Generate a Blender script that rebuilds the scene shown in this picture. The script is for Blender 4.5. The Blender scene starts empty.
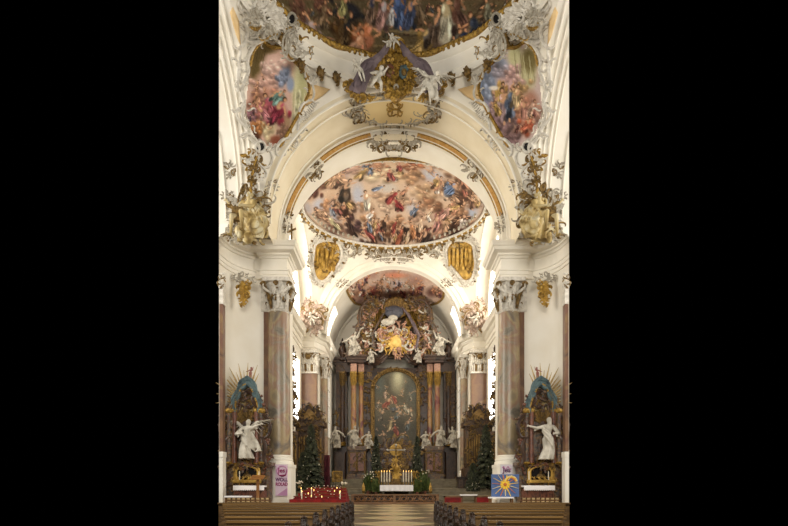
import bpy, bmesh, math, random
import numpy as np
from mathutils import Vector, Matrix
PI = math.pi
S = bpy.context.scene
COL = S.collection
FP, CXP, HY, EYE = 480.0, 394.0, 486.0, 1.45     # focal length in px, principal column, horizon row, eye height
EDGE = 0.3646                                    # half-width of the view per metre of depth

def at(px, py, Y):
    """point of the church seen along pixel (px,py), at depth Y"""
    return Vector(((px-CXP)*Y/FP, Y, EYE+(HY-py)*Y/FP))

# ------------------------------------------------------------------ materials
def lin(c):
    out = []
    for v in c[:3]:
        v = v/255.0
        out.append(v/12.92 if v <= 0.04045 else ((v+0.055)/1.055)**2.4)
    return (out[0], out[1], out[2], 1.0)

MATS = {}
def mat(name, rgb, rough=0.6, metal=0.0, rgb2=None, scale=3.0, ramp=None, bump=0.0, bscale=None, dist=0.0, emit=None, spec=0.4, stretch=None):
    m = bpy.data.materials.new(name); m.use_nodes = True
    nt = m.node_tree; b = nt.nodes['Principled BSDF']
    b.inputs['Base Color'].default_value = lin(rgb)
    b.inputs['Roughness'].default_value = rough
    b.inputs['Metallic'].default_value = metal
    b.inputs['Specular IOR Level'].default_value = spec
    if rgb2 or ramp or bump:
        tc = nt.nodes.new('ShaderNodeTexCoord'); src = tc.outputs['Object']
        if stretch:
            mp = nt.nodes.new('ShaderNodeMapping'); mp.inputs['Scale'].default_value = stretch
            nt.links.new(src, mp.inputs['Vector']); src = mp.outputs['Vector']
    if rgb2 or ramp:
        n = nt.nodes.new('ShaderNodeTexNoise'); n.inputs['Scale'].default_value = scale
        n.inputs['Detail'].default_value = 6; n.inputs['Distortion'].default_value = dist
        nt.links.new(src, n.inputs['Vector'])
        r = nt.nodes.new('ShaderNodeValToRGB')
        stops = ramp or [(0.35, rgb), (0.68, rgb2)]
        e = r.color_ramp.elements
        while len(e) < len(stops): e.new(0.5)
        for k, (p, c) in enumerate(stops):
            e[k].position = p; e[k].color = lin(c)
        nt.links.new(n.outputs['Fac'], r.inputs['Fac'])
        nt.links.new(r.outputs['Color'], b.inputs['Base Color'])
    if bump:
        n2 = nt.nodes.new('ShaderNodeTexNoise'); n2.inputs['Scale'].default_value = bscale or scale*2
        n2.inputs['Detail'].default_value = 4
        nt.links.new(src, n2.inputs['Vector'])
        bp = nt.nodes.new('ShaderNodeBump'); bp.inputs['Strength'].default_value = bump; bp.inputs['Distance'].default_value = 0.1
        nt.links.new(n2.outputs['Fac'], bp.inputs['Height']); nt.links.new(bp.outputs['Normal'], b.inputs['Normal'])
    if emit:
        b.inputs['Emission Color'].default_value = lin(emit[0]); b.inputs['Emission Strength'].default_value = emit[1]
    MATS[name] = m
    return m

def paint_mat(name, rough=0.75):
    m = bpy.data.materials.new(name); m.use_nodes = True
    nt = m.node_tree; b = nt.nodes['Principled BSDF']
    a = nt.nodes.new('ShaderNodeAttribute'); a.attribute_name = 'paint'
    nt.links.new(a.outputs['Color'], b.inputs['Base Color'])
    b.inputs['Roughness'].default_value = rough; b.inputs['Specular IOR Level'].default_value = 0.25
    return m

M_white = mat('white_plaster', (240,234,221), .85, rgb2=(232,224,207), scale=.5)
M_cream = mat('cream_plaster', (234,222,196), .85, rgb2=(224,210,180), scale=.6)
M_ochre = mat('ochre_gold_field', (206,164,96), .6, rgb2=(186,134,66), scale=5)
M_gold = mat('gilding', (182,144,62), .42, .4, rgb2=(108,80,34), scale=6, bump=.7, bscale=9)
M_goldd = mat('old_gilding', (142,112,58), .5, .35, rgb2=(74,56,30), scale=5, bump=.6, bscale=9)
M_stucco = mat('white_stucco', (226,220,208), .7, rgb2=(190,182,168), scale=5)
M_stgrey = mat('grey_stucco', (186,178,162), .7, rgb2=(140,130,112), scale=5)
M_statue = mat('statue_white', (214,207,192), .6, rgb2=(168,160,144), scale=5)
M_marble = mat('pink_grey_marble', (150,130,108), .3, ramp=[(.32,(94,88,80)),(.42,(148,138,120)),(.49,(152,122,102)),(.56,(168,150,116)),(.64,(126,114,100)),(.72,(94,88,82))], scale=.42, dist=.8)
M_marbled = mat('rose_marble', (140,100,80), .3, ramp=[(.3,(96,74,64)),(.45,(134,104,78)),(.58,(118,86,74)),(.72,(140,114,80))], scale=.5, dist=.8)
M_altcol = mat('red_yellow_marble', (150,95,70), .3, ramp=[(.36,(112,58,56)),(.45,(150,104,80)),(.54,(168,132,78)),(.62,(110,62,60))], scale=.5, dist=.9)
M_altdark = mat('dark_marble', (60,44,36), .35, ramp=[(.3,(34,28,25)),(.5,(76,54,40)),(.7,(44,34,31))], scale=1.2, dist=1.0)
M_retable = mat('mottled_retable_marble', (90,70,50), .4, ramp=[(.32,(40,38,36)),(.42,(98,64,46)),(.5,(62,66,62)),(.57,(124,92,54)),(.66,(58,52,50)),(.74,(110,74,54))], scale=2.6, dist=.8, bump=.5)
M_pinkst = mat('pink_marble', (176,128,108), .4, ramp=[(.34,(140,96,80)),(.5,(184,142,118)),(.66,(150,112,98))], scale=1.6)
M_redmar = mat('red_marble', (112,66,50), .35, ramp=[(.34,(70,42,36)),(.5,(122,76,56)),(.64,(84,58,48))], scale=2.4, dist=.8)
M_teal = mat('blue_green_drapery', (72,92,96), .6, ramp=[(.34,(40,56,62)),(.5,(86,108,110)),(.66,(56,72,76))], scale=2.0)
M_purple = mat('grey_violet_drapery', (124,108,110), .7, rgb2=(84,72,78), scale=1.2)
M_wood = mat('pew_oak', (104,76,38), .5, rgb2=(66,46,22), scale=1.2, stretch=(.5,6,10), dist=.4)
M_woodd = mat('dark_carved_wood', (62,44,32), .35, rgb2=(26,18,14), scale=9, bump=.5)
M_railw = mat('rail_wood', (122,84,44), .45, rgb2=(84,56,28), scale=2, stretch=(1,6,8))
M_organ = mat('walnut_case', (66,46,30), .45, ramp=[(.34,(34,24,18)),(.5,(84,58,34)),(.66,(50,36,25))], scale=3)
M_pipe = mat('organ_pipe', (156,124,68), .4, .35, rgb2=(100,74,38), scale=2)
M_red = mat('red_cloth', (136,18,17), .85, rgb2=(92,11,12), scale=3)
M_cloth = mat('white_linen', (246,242,240), .8)
M_wax = mat('white_wax', (226,214,190), .5)
M_flame = mat('candle_flame', (255,210,120), .5, emit=((255,200,110), 3.0))
M_redglass = mat('red_glass', (110,14,12), .25)
M_fir = mat('fir_needles', (66,70,46), .7, rgb2=(30,34,24), scale=3)
M_leaf = mat('green_leaves', (92,104,48), .65, rgb2=(48,62,28), scale=4)
M_black = mat('dark_void', (22,18,16), .8)
M_iron = mat('black_iron', (40,36,32), .5, .4)
M_pane2 = mat('shaded_glass', (235,232,224), .4, emit=((255,250,240), .35))
M_pane = mat('daylit_glass', (255,255,255), .4, emit=((255,250,238), 5.0))
M_skin = mat('painted_red_cherub', (146,92,78), .6)
M_paint = paint_mat('fresco_paint')
M_oil = paint_mat('oil_paint', .5)

# ------------------------------------------------------------------ mesh builder
class MB:
    def __init__(s): s.v = []; s.f = []
    def add(s, vs, fs):
        o = len(s.v); s.v += [tuple(p) for p in vs]; s.f += [tuple(i+o for i in f) for f in fs]
    def box(s, x0, x1, y0, y1, z0, z1, ch=0.0):
        if ch > 0:
            ch = min(ch, abs(x1-x0)*.45, abs(y1-y0)*.45)
            pl = [(x0+ch,y0),(x1-ch,y0),(x1,y0+ch),(x1,y1-ch),(x1-ch,y1),(x0+ch,y1),(x0,y1-ch),(x0,y0+ch)]
            s.prism(pl, z0, z1); return
        s.add([(x0,y0,z0),(x1,y0,z0),(x1,y1,z0),(x0,y1,z0),(x0,y0,z1),(x1,y0,z1),(x1,y1,z1),(x0,y1,z1)],
              [(0,3,2,1),(4,5,6,7),(0,1,5,4),(1,2,6,5),(2,3,7,6),(3,0,4,7)])
    def pbox(s, x0, y0, x1, y1, Y, d, ch=0.0):
        a = at(x0, y0, Y); b = at(x1, y1, Y)
        s.box(min(a.x,b.x), max(a.x,b.x), Y, Y+d, min(a.z,b.z), max(a.z,b.z), ch)
    def prism(s, plan, z0, z1):
        n = len(plan)
        s.add([(x,y,z0) for x,y in plan]+[(x,y,z1) for x,y in plan],
              [tuple(range(n-1,-1,-1)), tuple(range(n,2*n))]+[(i,(i+1)%n,n+(i+1)%n,n+i) for i in range(n)])
    def xzprism(s, pts, Y, d):          # outline in the x-z plane, extruded back by d
        n = len(pts)
        s.add([(p[0],Y,p[1]) for p in pts]+[(p[0],Y+d,p[1]) for p in pts],
              [tuple(range(n)), tuple(range(2*n-1,n-1,-1))]+[(i,n+i,n+(i+1)%n,(i+1)%n) for i in range(n)])
    def pprism(s, pts, Y, d):
        s.xzprism([(at(x,y,Y).x, at(x,y,Y).z) for x,y in pts], Y, d)
    def lathe(s, c, prof, n=24, flute=0, sy=1.0):   # prof: (radius, z)
        vs = []; fs = []
        for r, z in prof:
            for k in range(n):
                a = 2*PI*k/n
                rr = r*(1+flute*math.cos(a*8))
                vs.append((c[0]+rr*math.cos(a), c[1]+sy*rr*math.sin(a), z))
        m = len(prof)
        for j in range(m-1):
            for k in range(n):
                fs.append((j*n+k, j*n+(k+1)%n, (j+1)*n+(k+1)%n, (j+1)*n+k))
        fs.append(tuple(range(n-1,-1,-1))); fs.append(tuple((m-1)*n+k for k in range(n)))
        s.add(vs, fs)
    def plathe(s, cx, prof, Y, n=20, sy=1.0):        # prof: (half width px, py), bottom first or last
        c = at(cx, HY, Y); k = Y/FP
        s.lathe((c.x, Y), [(w*k, EYE+(HY-y)*k) for w, y in prof], n, 0, sy)
    def ell(s, c, r, n=10, m=7, rot=None):
        vs = []; fs = []
        for j in range(m+1):
            t = PI*j/m
            for k in range(n):
                a = 2*PI*k/n
                p = Vector((r[0]*math.sin(t)*math.cos(a), r[1]*math.sin(t)*math.sin(a), r[2]*math.cos(t)))
                if rot: p = rot @ p
                vs.append((c[0]+p.x, c[1]+p.y, c[2]+p.z))
        for j in range(m):
            for k in range(n):
                fs.append((j*n+k, (j+1)*n+k, (j+1)*n+(k+1)%n, j*n+(k+1)%n))
        s.add(vs, fs)
    def tube(s, pts, rad, n=5, cap=True, flat=1.0):
        P = [Vector(p) for p in pts]; m = len(P)
        if m < 2: return
        if not hasattr(rad, '__len__'): rad = [rad]*m
        t0 = (P[1]-P[0]).normalized()
        ref = Vector((0,0,1)) if abs(t0.z) < .9 else Vector((0,1,0))
        u = t0.cross(ref).normalized(); vs = []; fs = []
        for i in range(m):
            t = (P[min(i+1,m-1)]-P[max(i-1,0)])
            if t.length < 1e-9: t = t0
            t.normalize(); u = (u-t*u.dot(t))
            if u.length < 1e-6: u = t.cross(Vector((.3,.5,.8)))
            u.normalize(); w = t.cross(u)
            for k in range(n):
                a = 2*PI*k/n
                vs.append(P[i]+(u*math.cos(a)+w*math.sin(a)*flat)*rad[i])
        for i in range(m-1):
            for k in range(n):
                fs.append((i*n+k, i*n+(k+1)%n, (i+1)*n+(k+1)%n, (i+1)*n+k))
        if cap: fs.append(tuple(range(n-1,-1,-1))); fs.append(tuple((m-1)*n+k for k in range(n)))
        s.add(vs, fs)
    def sweep(s, path, prof, side=1):   # moulding: plan polyline, profile (out, z), mitred
        P = [Vector((p[0],p[1])) for p in path]; m = len(P); vs = []; fs = []; k = len(prof)
        for i in range(m):
            ns = []
            for a, b in ((i-1,i),(i,i+1)):
                if a >= 0 and b < m:
                    d = (P[b]-P[a]).normalized(); ns.append(Vector((-d.y, d.x))*side)
            if len(ns) == 2:
                q = ns[0]+ns[1]; q = q/max(.25, (1+ns[0].dot(ns[1])))
            else: q = ns[0]
            for o, z in prof: vs.append((P[i].x+q.x*o, P[i].y+q.y*o, z))
        for i in range(m-1):
            for j in range(k-1):
                fs.append((i*k+j, (i+1)*k+j, (i+1)*k+j+1, i*k+j+1))
        fs.append(tuple(range(k))); fs.append(tuple((m-1)*k+j for j in range(k-1,-1,-1)))
        s.add(vs, fs)
    def grid(s, fn, nu, nv):
        vs = [fn(i/nu, j/nv) for j in range(nv+1) for i in range(nu+1)]
        w = nu+1
        s.add(vs, [(j*w+i, j*w+i+1, (j+1)*w+i+1, (j+1)*w+i) for j in range(nv) for i in range(nu)])
    def merge(s, o, M=None):
        s.add([tuple(M @ Vector(p)) for p in o.v] if M else o.v, o.f)
    def build(s, name, m, parent=None, smooth=True, crop=False, colors=None, ang=40):
        me = bpy.data.meshes.new(name)
        me.from_pydata([tuple(p) for p in s.v], [], s.f); me.update()
        if colors is not None:
            a = me.color_attributes.new('paint', 'FLOAT_COLOR', 'POINT')
            a.data.foreach_set('color', np.asarray(colors, dtype=np.float32).ravel())
        me.materials.append(m)
        bm = bmesh.new(); bm.from_mesh(me)
        if colors is None: bmesh.ops.recalc_face_normals(bm, faces=bm.faces)
        if crop:      # the photograph shows nothing of the church beyond this depth-wise edge
            for sx in (-1, 1):
                bmesh.ops.bisect_plane(bm, geom=bm.verts[:]+bm.edges[:]+bm.faces[:], plane_co=(0,0,0),
                                       plane_no=Vector((sx, -EDGE, 0)).normalized(), clear_outer=True)
        for f in bm.faces: f.smooth = smooth
        if smooth:
            for e in bm.edges:
                if len(e.link_faces) == 2 and e.calc_face_angle(0) > math.radians(ang): e.smooth = False
        bm.to_mesh(me); bm.free()
        return link(name, me, parent)

def link(name, me, parent=None):
    o = bpy.data.objects.new(name, me); COL.objects.link(o)
    if parent:
        o.parent = parent
        if parent.type == 'EMPTY': o.matrix_parent_inverse = Matrix.Translation(-Vector(parent.location))
    return o

def tag(o, label=None, cat=None, group=None, kind=None):
    if label: o['label'] = label
    if cat: o['category'] = cat
    if group: o['group'] = group
    if kind: o['kind'] = kind
    return o
def thing(name, loc, label, cat, group=None):
    o = bpy.data.objects.new(name, None); COL.objects.link(o)
    o.location = loc; o.empty_display_size = .2
    return tag(o, label, cat, group)
def struct(name, mb, m, parent=None, smooth=True, crop=True, colors=None):
    o = mb.build(name, m, parent, smooth, crop, colors)
    if not parent: o['kind'] = 'structure'
    return o
KIDS = {}
def copy_tree(o, loc=None, mirror=False, label=None, scale=None, rotz=None, parent=None):
    c = o.copy(); COL.objects.link(c)
    if parent: c.parent = parent; c.matrix_parent_inverse = o.matrix_parent_inverse.copy()
    else:
        l = Vector(o.location)
        if mirror: l.x = -l.x; c.scale = (-o.scale.x, o.scale.y, o.scale.z)
        if loc is not None: l = Vector(loc)
        c.location = l
        if scale: c.scale = scale
        if rotz is not None: c.rotation_euler.z = rotz
        if label: c['label'] = label
    for ch in list(o.children): copy_tree(ch, parent=c)
    return c

# ------------------------------------------------------------------ surfaces seen through a pixel
def surface(F, t0, t1, steps=40):
    def hit(px, py):
        last = None; pt = t0; pv = F(at(px,py,t0))
        for i in range(1, steps+1):
            t = t0+(t1-t0)*i/steps; v = F(at(px,py,t))
            if pv*v <= 0: last = (pt, t, pv)
            pt, pv = t, v
        if last is None: return at(px,py,(t0+t1)/2)
        a, b, fa = last
        for _ in range(18):
            m = (a+b)/2; fm = F(at(px,py,m))
            if fa*fm <= 0: b = m
            else: a, fa = m, fm
        return at(px,py,(a+b)/2)
    def f(px, py, n=0.0):
        P = hit(px, py); e = .02
        g = Vector((F(P+Vector((e,0,0)))-F(P-Vector((e,0,0))), F(P+Vector((0,e,0)))-F(P-Vector((0,e,0))), F(P+Vector((0,0,e)))-F(P-Vector((0,0,e)))))
        if g.length < 1e-9: g = Vector((0,-1,0))
        g.normalize()
        if g.dot(Vector((0,0,EYE))-P) < 0: g = -g
        return P+g*n
    return f
def plane(Y):
    return lambda px, py, n=0.0: at(px, py, Y)+Vector((0,-n,0))

# ------------------------------------------------------------------ stucco ornament
def _curve(kind, n=20):
    th = 0; p = [(0.0,0.0)]
    for i in range(n):
        s = -1+2*(i+.5)/n
        k = (.10+.62*abs(s)**3.0)*(1 if kind == 'C' or s > 0 else -1)
        th += k*20/n; p.append((p[-1][0]+math.cos(th), p[-1][1]+math.sin(th)))
    return p
CUR = {}
for kd in ('C','S'):
    p = _curve(kd); q = p[int(len(p)*.16)]; w = p[int(len(p)*.84)]
    dx, dy = w[0]-q[0], w[1]-q[1]; L2 = dx*dx+dy*dy
    CUR[kd] = [(((a-q[0])*dx+(b-q[1])*dy)/L2, (-(a-q[0])*dy+(b-q[1])*dx)/L2) for a, b in p]
def scroll(mb, f, p0, p1, r, kind='C', flip=1, n=5):
    dx, dy = p1[0]-p0[0], p1[1]-p0[1]
    pts = []; rad = []
    m = len(CUR[kind])
    for i, (a, b) in enumerate(CUR[kind]):
        pts.append(f(p0[0]+dx*a-dy*b*flip, p0[1]+dy*a+dx*b*flip, r*.6))
        rad.append(r*(.5+.5*math.sin(PI*(i+.7)/(m+.4))))
    mb.tube(pts, rad, n)
def leaf(mb, f, p, ang, L, w, h):
    c, s = math.cos(ang), math.sin(ang)
    q = lambda a, b: (p[0]+a*c-b*s, p[1]+a*s+b*c)
    vs = [f(*q(0,0),0.0), f(*q(L*.35,w),0.0), f(*q(L*.75,w*.7),h*.6), f(*q(L,0),h*.9), f(*q(L*.75,-w*.7),h*.6), f(*q(L*.35,-w),0.0), f(*q(L*.45,0),h)]
    mb.add(vs, [(0,1,6),(1,2,6),(2,3,6),(3,4,6),(4,5,6),(5,0,6)])
def knob(mb, f, p, r):
    mb.ell(f(p[0],p[1],r*.5), (r,r,r), 7, 5)
def catmull(pts, k=6, closed=False):
    P = [Vector((p[0],p[1],0)) for p in pts]; n = len(P); out = []
    rng = range(n) if closed else range(n-1)
    for i in rng:
        a,b,c,d = (P[(i-1)%n],P[i],P[(i+1)%n],P[(i+2)%n]) if closed else (P[max(i-1,0)],P[i],P[i+1],P[min(i+2,n-1)])
        for j in range(k):
            t = j/k
            v = .5*((2*b)+(-a+c)*t+(2*a-5*b+4*c-d)*t*t+(-a+3*b-3*c+d)*t*t*t)
            out.append((v.x,v.y))
    if not closed: out.append((P[-1].x,P[-1].y))
    return out
def band(mb, f, pts, r, closed=False, n=6, k=6, lift=.4):
    q = catmull(pts, k, closed)
    if closed: q.append(q[0])
    mb.tube([f(x,y,r*lift) for x,y in q], r, n)
def rocaille(mw, mg, f, cx, cy, w, h, seed, n=8, r=.1, gold=.3, sym=False):
    """a cluster of C and S scrolls, leaves and buds in the box w x h round (cx,cy)"""
    R = random.Random(seed); n = int(n*1.7); r = r*.52
    for i in range(n):
        a = R.uniform(0, 2*PI); d = R.uniform(.25, .95)
        x, y = cx+math.cos(a)*d*w/2, cy+math.sin(a)*d*h/2
        b = a+R.uniform(.7,1.8); L = R.uniform(.28,.55)*min(w,h)
        x2, y2 = x+math.cos(b)*L, y+math.sin(b)*L
        mb = mg if R.random() < gold else mw
        kd = R.choice('CCS'); fl = R.choice((-1,1)); rr = r*R.uniform(.7,1.2)
        scroll(mb, f, (x,y), (x2,y2), rr, kd, fl)
        if sym: scroll(mb, f, (2*cx-x,y), (2*cx-x2,y2), rr, kd, -fl)
        la = a+R.uniform(-.5,.5); ll = L*R.uniform(.5,.9)
        leaf(mb, f, (x,y), la, ll, ll*.28, r*1.3)
        if sym: leaf(mb, f, (2*cx-x,y), PI-la, ll, ll*.28, r*1.3)
        if R.random() < .5: knob(mg if R.random() < gold+.15 else mw, f, (x2,y2), r*1.1)

def encrust(f, poly, mats, n, r, seed, parent, hole=None, L=(4,9)):
    """dense carved scrollwork over a polygon, one part per material: mats = [(name, material, share)]"""
    R = random.Random(seed); xs = [p[0] for p in poly]; ys = [p[1] for p in poly]; mbs = [MB() for _ in mats]; k = 0
    while k < n:
        x, y = R.uniform(min(xs),max(xs)), R.uniform(min(ys),max(ys))
        if not inpoly(x,y,poly) or (hole and inpoly(x,y,hole)): continue
        k += 1; u = R.random(); j = 0
        while j < len(mats)-1 and u > mats[j][2]: u -= mats[j][2]; j += 1
        a = R.uniform(0,2*PI); l = R.uniform(*L); mb = mbs[j]
        scroll(mb, f, (x-math.cos(a)*l/2,y-math.sin(a)*l/2), (x+math.cos(a)*l/2,y+math.sin(a)*l/2), r*R.uniform(.7,1.4), R.choice('CS'), R.choice((-1,1)))
        leaf(mb, f, (x,y), R.uniform(0,6.3), l*.6, l*.17, r*1.8)
        if k%3 == 0: knob(mb, f, (x+R.uniform(-2,2),y+R.uniform(-2,2)), r*R.uniform(1,1.8))
    for (nm, m, _), mb in zip(mats, mbs):
        if mb.v: mb.build(nm, m, parent)

# ------------------------------------------------------------------ figures (statues, putti)
def capsule(mb, a, b, ra, rb, n=8):
    a, b = Vector(a), Vector(b); d = b-a; L = max(d.length, 1e-4)
    pts = [a-d*(ra*.75/L), a-d*(ra*.35/L), a, a+d*.5, b, b+d*(rb*.35/L), b+d*(rb*.75/L)]
    mb.tube(pts, [ra*.45, ra*.88, ra, (ra+rb)/2*1.02, rb, rb*.88, rb*.45], n)
FIG = {}
def remesh(mb, voxel, key):
    me = bpy.data.meshes.new(key); me.from_pydata([tuple(p) for p in mb.v], [], mb.f); me.update()
    bm = bmesh.new(); bm.from_mesh(me); bmesh.ops.recalc_face_normals(bm, faces=bm.faces); bm.to_mesh(me); bm.free()
    o = bpy.data.objects.new('tmp', me); COL.objects.link(o)
    md = o.modifiers.new('r', 'REMESH'); md.mode = 'VOXEL'; md.voxel_size = voxel; md.use_smooth_shade = True
    sm = o.modifiers.new('s', 'SMOOTH'); sm.factor = .4; sm.iterations = 2
    dg = bpy.context.evaluated_depsgraph_get()
    out = bpy.data.meshes.new_from_object(o.evaluated_get(dg)); out.name = key
    bpy.data.objects.remove(o); bpy.data.meshes.remove(me)
    for p in out.polygons: p.use_smooth = True
    return out
def figure(key, robe=True, armL=((.2,-.05,.64),(.22,-.2,.6)), armR=((-.2,-.05,.64),(-.22,-.2,.6)), lean=0.0, legL=None, legR=None, child=False, seed=1, cape=False, hat=False, voxel=.012, beard=False):
    """standing figure 1 unit tall, facing -y, feet at z=0: one continuous remeshed body"""
    if key in FIG: return FIG[key]
    R = random.Random(seed); mb = MB(); hs = 1.45 if child else 1.0
    hip = Vector((0,0,.5)); sh = Vector((lean*.25,0,.80 if not child else .74)); hd = Vector((lean*.34,-.02,.925 if not child else .88))
    for a, b, ra, rb in ((hip, hip+(sh-hip)*.45, .092, .074), (hip+(sh-hip)*.45, sh-Vector((0,0,.03)), .076, .088)):
        capsule(mb, a, b, ra, rb, 10)
    capsule(mb, sh+Vector((-.1,0,-.02)), sh+Vector((.1,0,-.02)), .058, .058)
    capsule(mb, sh, hd-Vector((0,0,.03)), .045*hs, .042*hs)
    mb.ell(hd, (.055*hs,.066*hs,.075*hs), 12, 9)
    mb.ell(hd+Vector((0,.018,.018*hs)), (.064*hs,.064*hs,.068*hs), 10, 7)           # hair
    mb.ell(hd+Vector((0,-.066*hs,-.008)), (.014,.018,.02), 6, 5)                    # nose
    if beard: mb.ell(hd+Vector((0,-.045,-.07)), (.04,.035,.06), 8, 6)
    if hat:
        mb.lathe((hd.x,hd.y), [(.064,hd.z+.03),(.075,hd.z+.09),(.05,hd.z+.17),(.008,hd.z+.22)], 8)
    for s, arm in ((1, armL), (-1, armR)):
        p = sh+Vector((s*.125,0,-.02))
        e, h = Vector(arm[0]), Vector(arm[1])
        k = 1.2 if robe else (1.45 if child else .95)
        capsule(mb, p, e, .04*k, .032*k); capsule(mb, e, h, .033*k, .02*k)
        if robe: capsule(mb, p+(e-p)*.5, e+(h-e)*.35+Vector((0,.01,-.07)), .03, .02)
        mb.ell(h+(h-e).normalized()*.025, (.02,.016,.028), 8, 6)
        for q in range(4):                                                      # fingers
            d = (h-e).normalized(); side = d.cross(Vector((0,1,.3))).normalized()
            b0 = h+d*.05+side*(.018*(q-1.5)); capsule(mb, b0, b0+d*(.035-.005*abs(q-1.5))+Vector((0,-.008,-.006)), .0095, .008, 5)
    legs = (legL or ((.07,-.03,.27),(.075,.0,.02)), legR or ((-.07,-.05,.27),(-.09,-.02,.02)))
    for s, lg in zip((1,-1), legs):
        p = hip+Vector((s*.055,0,-.02)); k = 1.35 if child else 1
        capsule(mb, p, lg[0], .066*k, .044*k); capsule(mb, lg[0], lg[1], .045*k, .025*k)
        ft = Vector(lg[1]); capsule(mb, ft+Vector((0,.02,0)), ft+Vector((0,-.075,-.008)), .026, .022)
    if robe:
        n = 40; rings = []
        ph = R.uniform(0,6)
        for j in range(10):
            t = j/9; z = .015+.56*(1-t) if False else .57-.56*t
            r0 = .085+.085*t**.9; sx = .035*math.sin(PI*t*1.3)*(1 if ph > 3 else -1)
            row = []
            for k in range(n):
                a = 2*PI*k/n
                fold = 1+(.03+.2*t)*math.sin(a*6+ph+2.2*t)+(.1*t)*math.sin(a*11+ph*2-1.5*t)
                row.append((r0*fold*math.cos(a)+lean*.1*(1-t)+sx, r0*.82*fold*math.sin(a)-.02*t, z))
            rings.append(row)
        vs = [p for r in rings for p in r]
        fs = [(j*n+k, j*n+(k+1)%n, (j+1)*n+(k+1)%n, (j+1)*n+k) for j in range(9) for k in range(n)]
        fs += [tuple(range(n)), tuple(9*n+k for k in range(n))]
        mb.add(vs, fs)
        for q in range(4):                                                       # mantle folds across the body
            a0 = R.uniform(-.1,.12)
            mb.tube([(-.13,-.03,.76-q*.03),(-.05+a0*.3,-.115,.66-q*.045),(.07,-.125,.52-q*.06),(.15,-.06,.40-q*.07)], [.02,.026,.028,.018], 6)
    if cape:
        s = R.choice((-1,1))
        for q in range(4):                                                       # sash swinging across the hips
            mb.tube([(-s*.12,-.02,.62-q*.035),(-s*.03,-.11,.55-q*.04),(s*.08,-.12,.50-q*.05),(s*.17,-.03,.44-q*.06),(s*.24,.02,.30-q*.04)], [.02,.026,.028,.026,.012], 6)
        for q in range(5):
            mb.tube([(s*.1,.05,.7-q*.04),(s*.2,.04,.52-q*.03),(s*(.3+.02*q),.0,.40-q*.05),(s*(.36-.03*q),-.03,.26-q*.02)], [.03,.045,.04,.015], 6)
    out = remesh(mb, voxel, key); FIG[key] = out
    return out
def wing_mesh(key='wing'):
    """one raised wing rooted at the origin, spreading to +x and up"""
    if key in FIG: return FIG[key]
    mb = MB()
    mb.tube([(0,0,0),(.12,.03,.10),(.26,.05,.15),(.40,.05,.12)], [.03,.04,.035,.012], 6)
    for i in range(9):
        t = i/8; b = Vector((.03+.36*t, .035, .07+.09*math.sin(t*2.4)))
        e = b+Vector((.04+.20*t, .03, -.26+.20*t)); m = (b+e)/2+Vector((.015,-.01,0))
        mb.tube([b, m, e], [.022,.034,.008], 6, flat=.35)
        e2 = b+Vector((.02+.1*t, -.005, -.13+.11*t))
        mb.tube([b, (b+e2)/2, e2], [.02,.028,.008], 6, flat=.4)
    FIG[key] = mb.build('tmpw', M_statue).data
    o = bpy.data.objects[-1] if False else [x for x in COL.objects if x.data == FIG[key]][0]
    bpy.data.objects.remove(o)
    return FIG[key]
def put(me, name, m, loc, H, rz=0, mirror=False, parent=None, tilt=0.0, ry=0.0):
    """link a unit figure mesh as an object of height H standing at loc"""
    k = me.name+m.name
    if k not in FIG:
        q = me.copy(); q.materials.clear(); q.materials.append(m); FIG[k] = q
    o = bpy.data.objects.new(name, FIG[k]); COL.objects.link(o)
    o.rotation_euler = (tilt, ry, rz); o.scale = ((-H if mirror else H), H, H)
    o.location = loc
    if parent: o.parent = parent
    return o
def statue(name, me, m, loc, H, label, cat='statue', rz=0, mirror=False, wings=False, group=None, tilt=0, ry=0, wm=None):
    o = put(me, name, m, loc, H, rz, mirror, None, tilt, ry); tag(o, label, cat, group)
    if wings:
        w = wing_mesh(); wm = wm or m
        k = w.name+wm.name
        if k not in FIG:
            q = w.copy(); q.materials.clear(); q.materials.append(wm); FIG[k] = q
        for s in (1,-1):
            c = bpy.data.objects.new('wing', FIG[k]); COL.objects.link(c); c.parent = o
            c.location = (s*.05,.03,.66); c.rotation_euler = (0,-s*.35,0); c.scale = (s*1.15,1.0,1.25)
    return o

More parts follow.
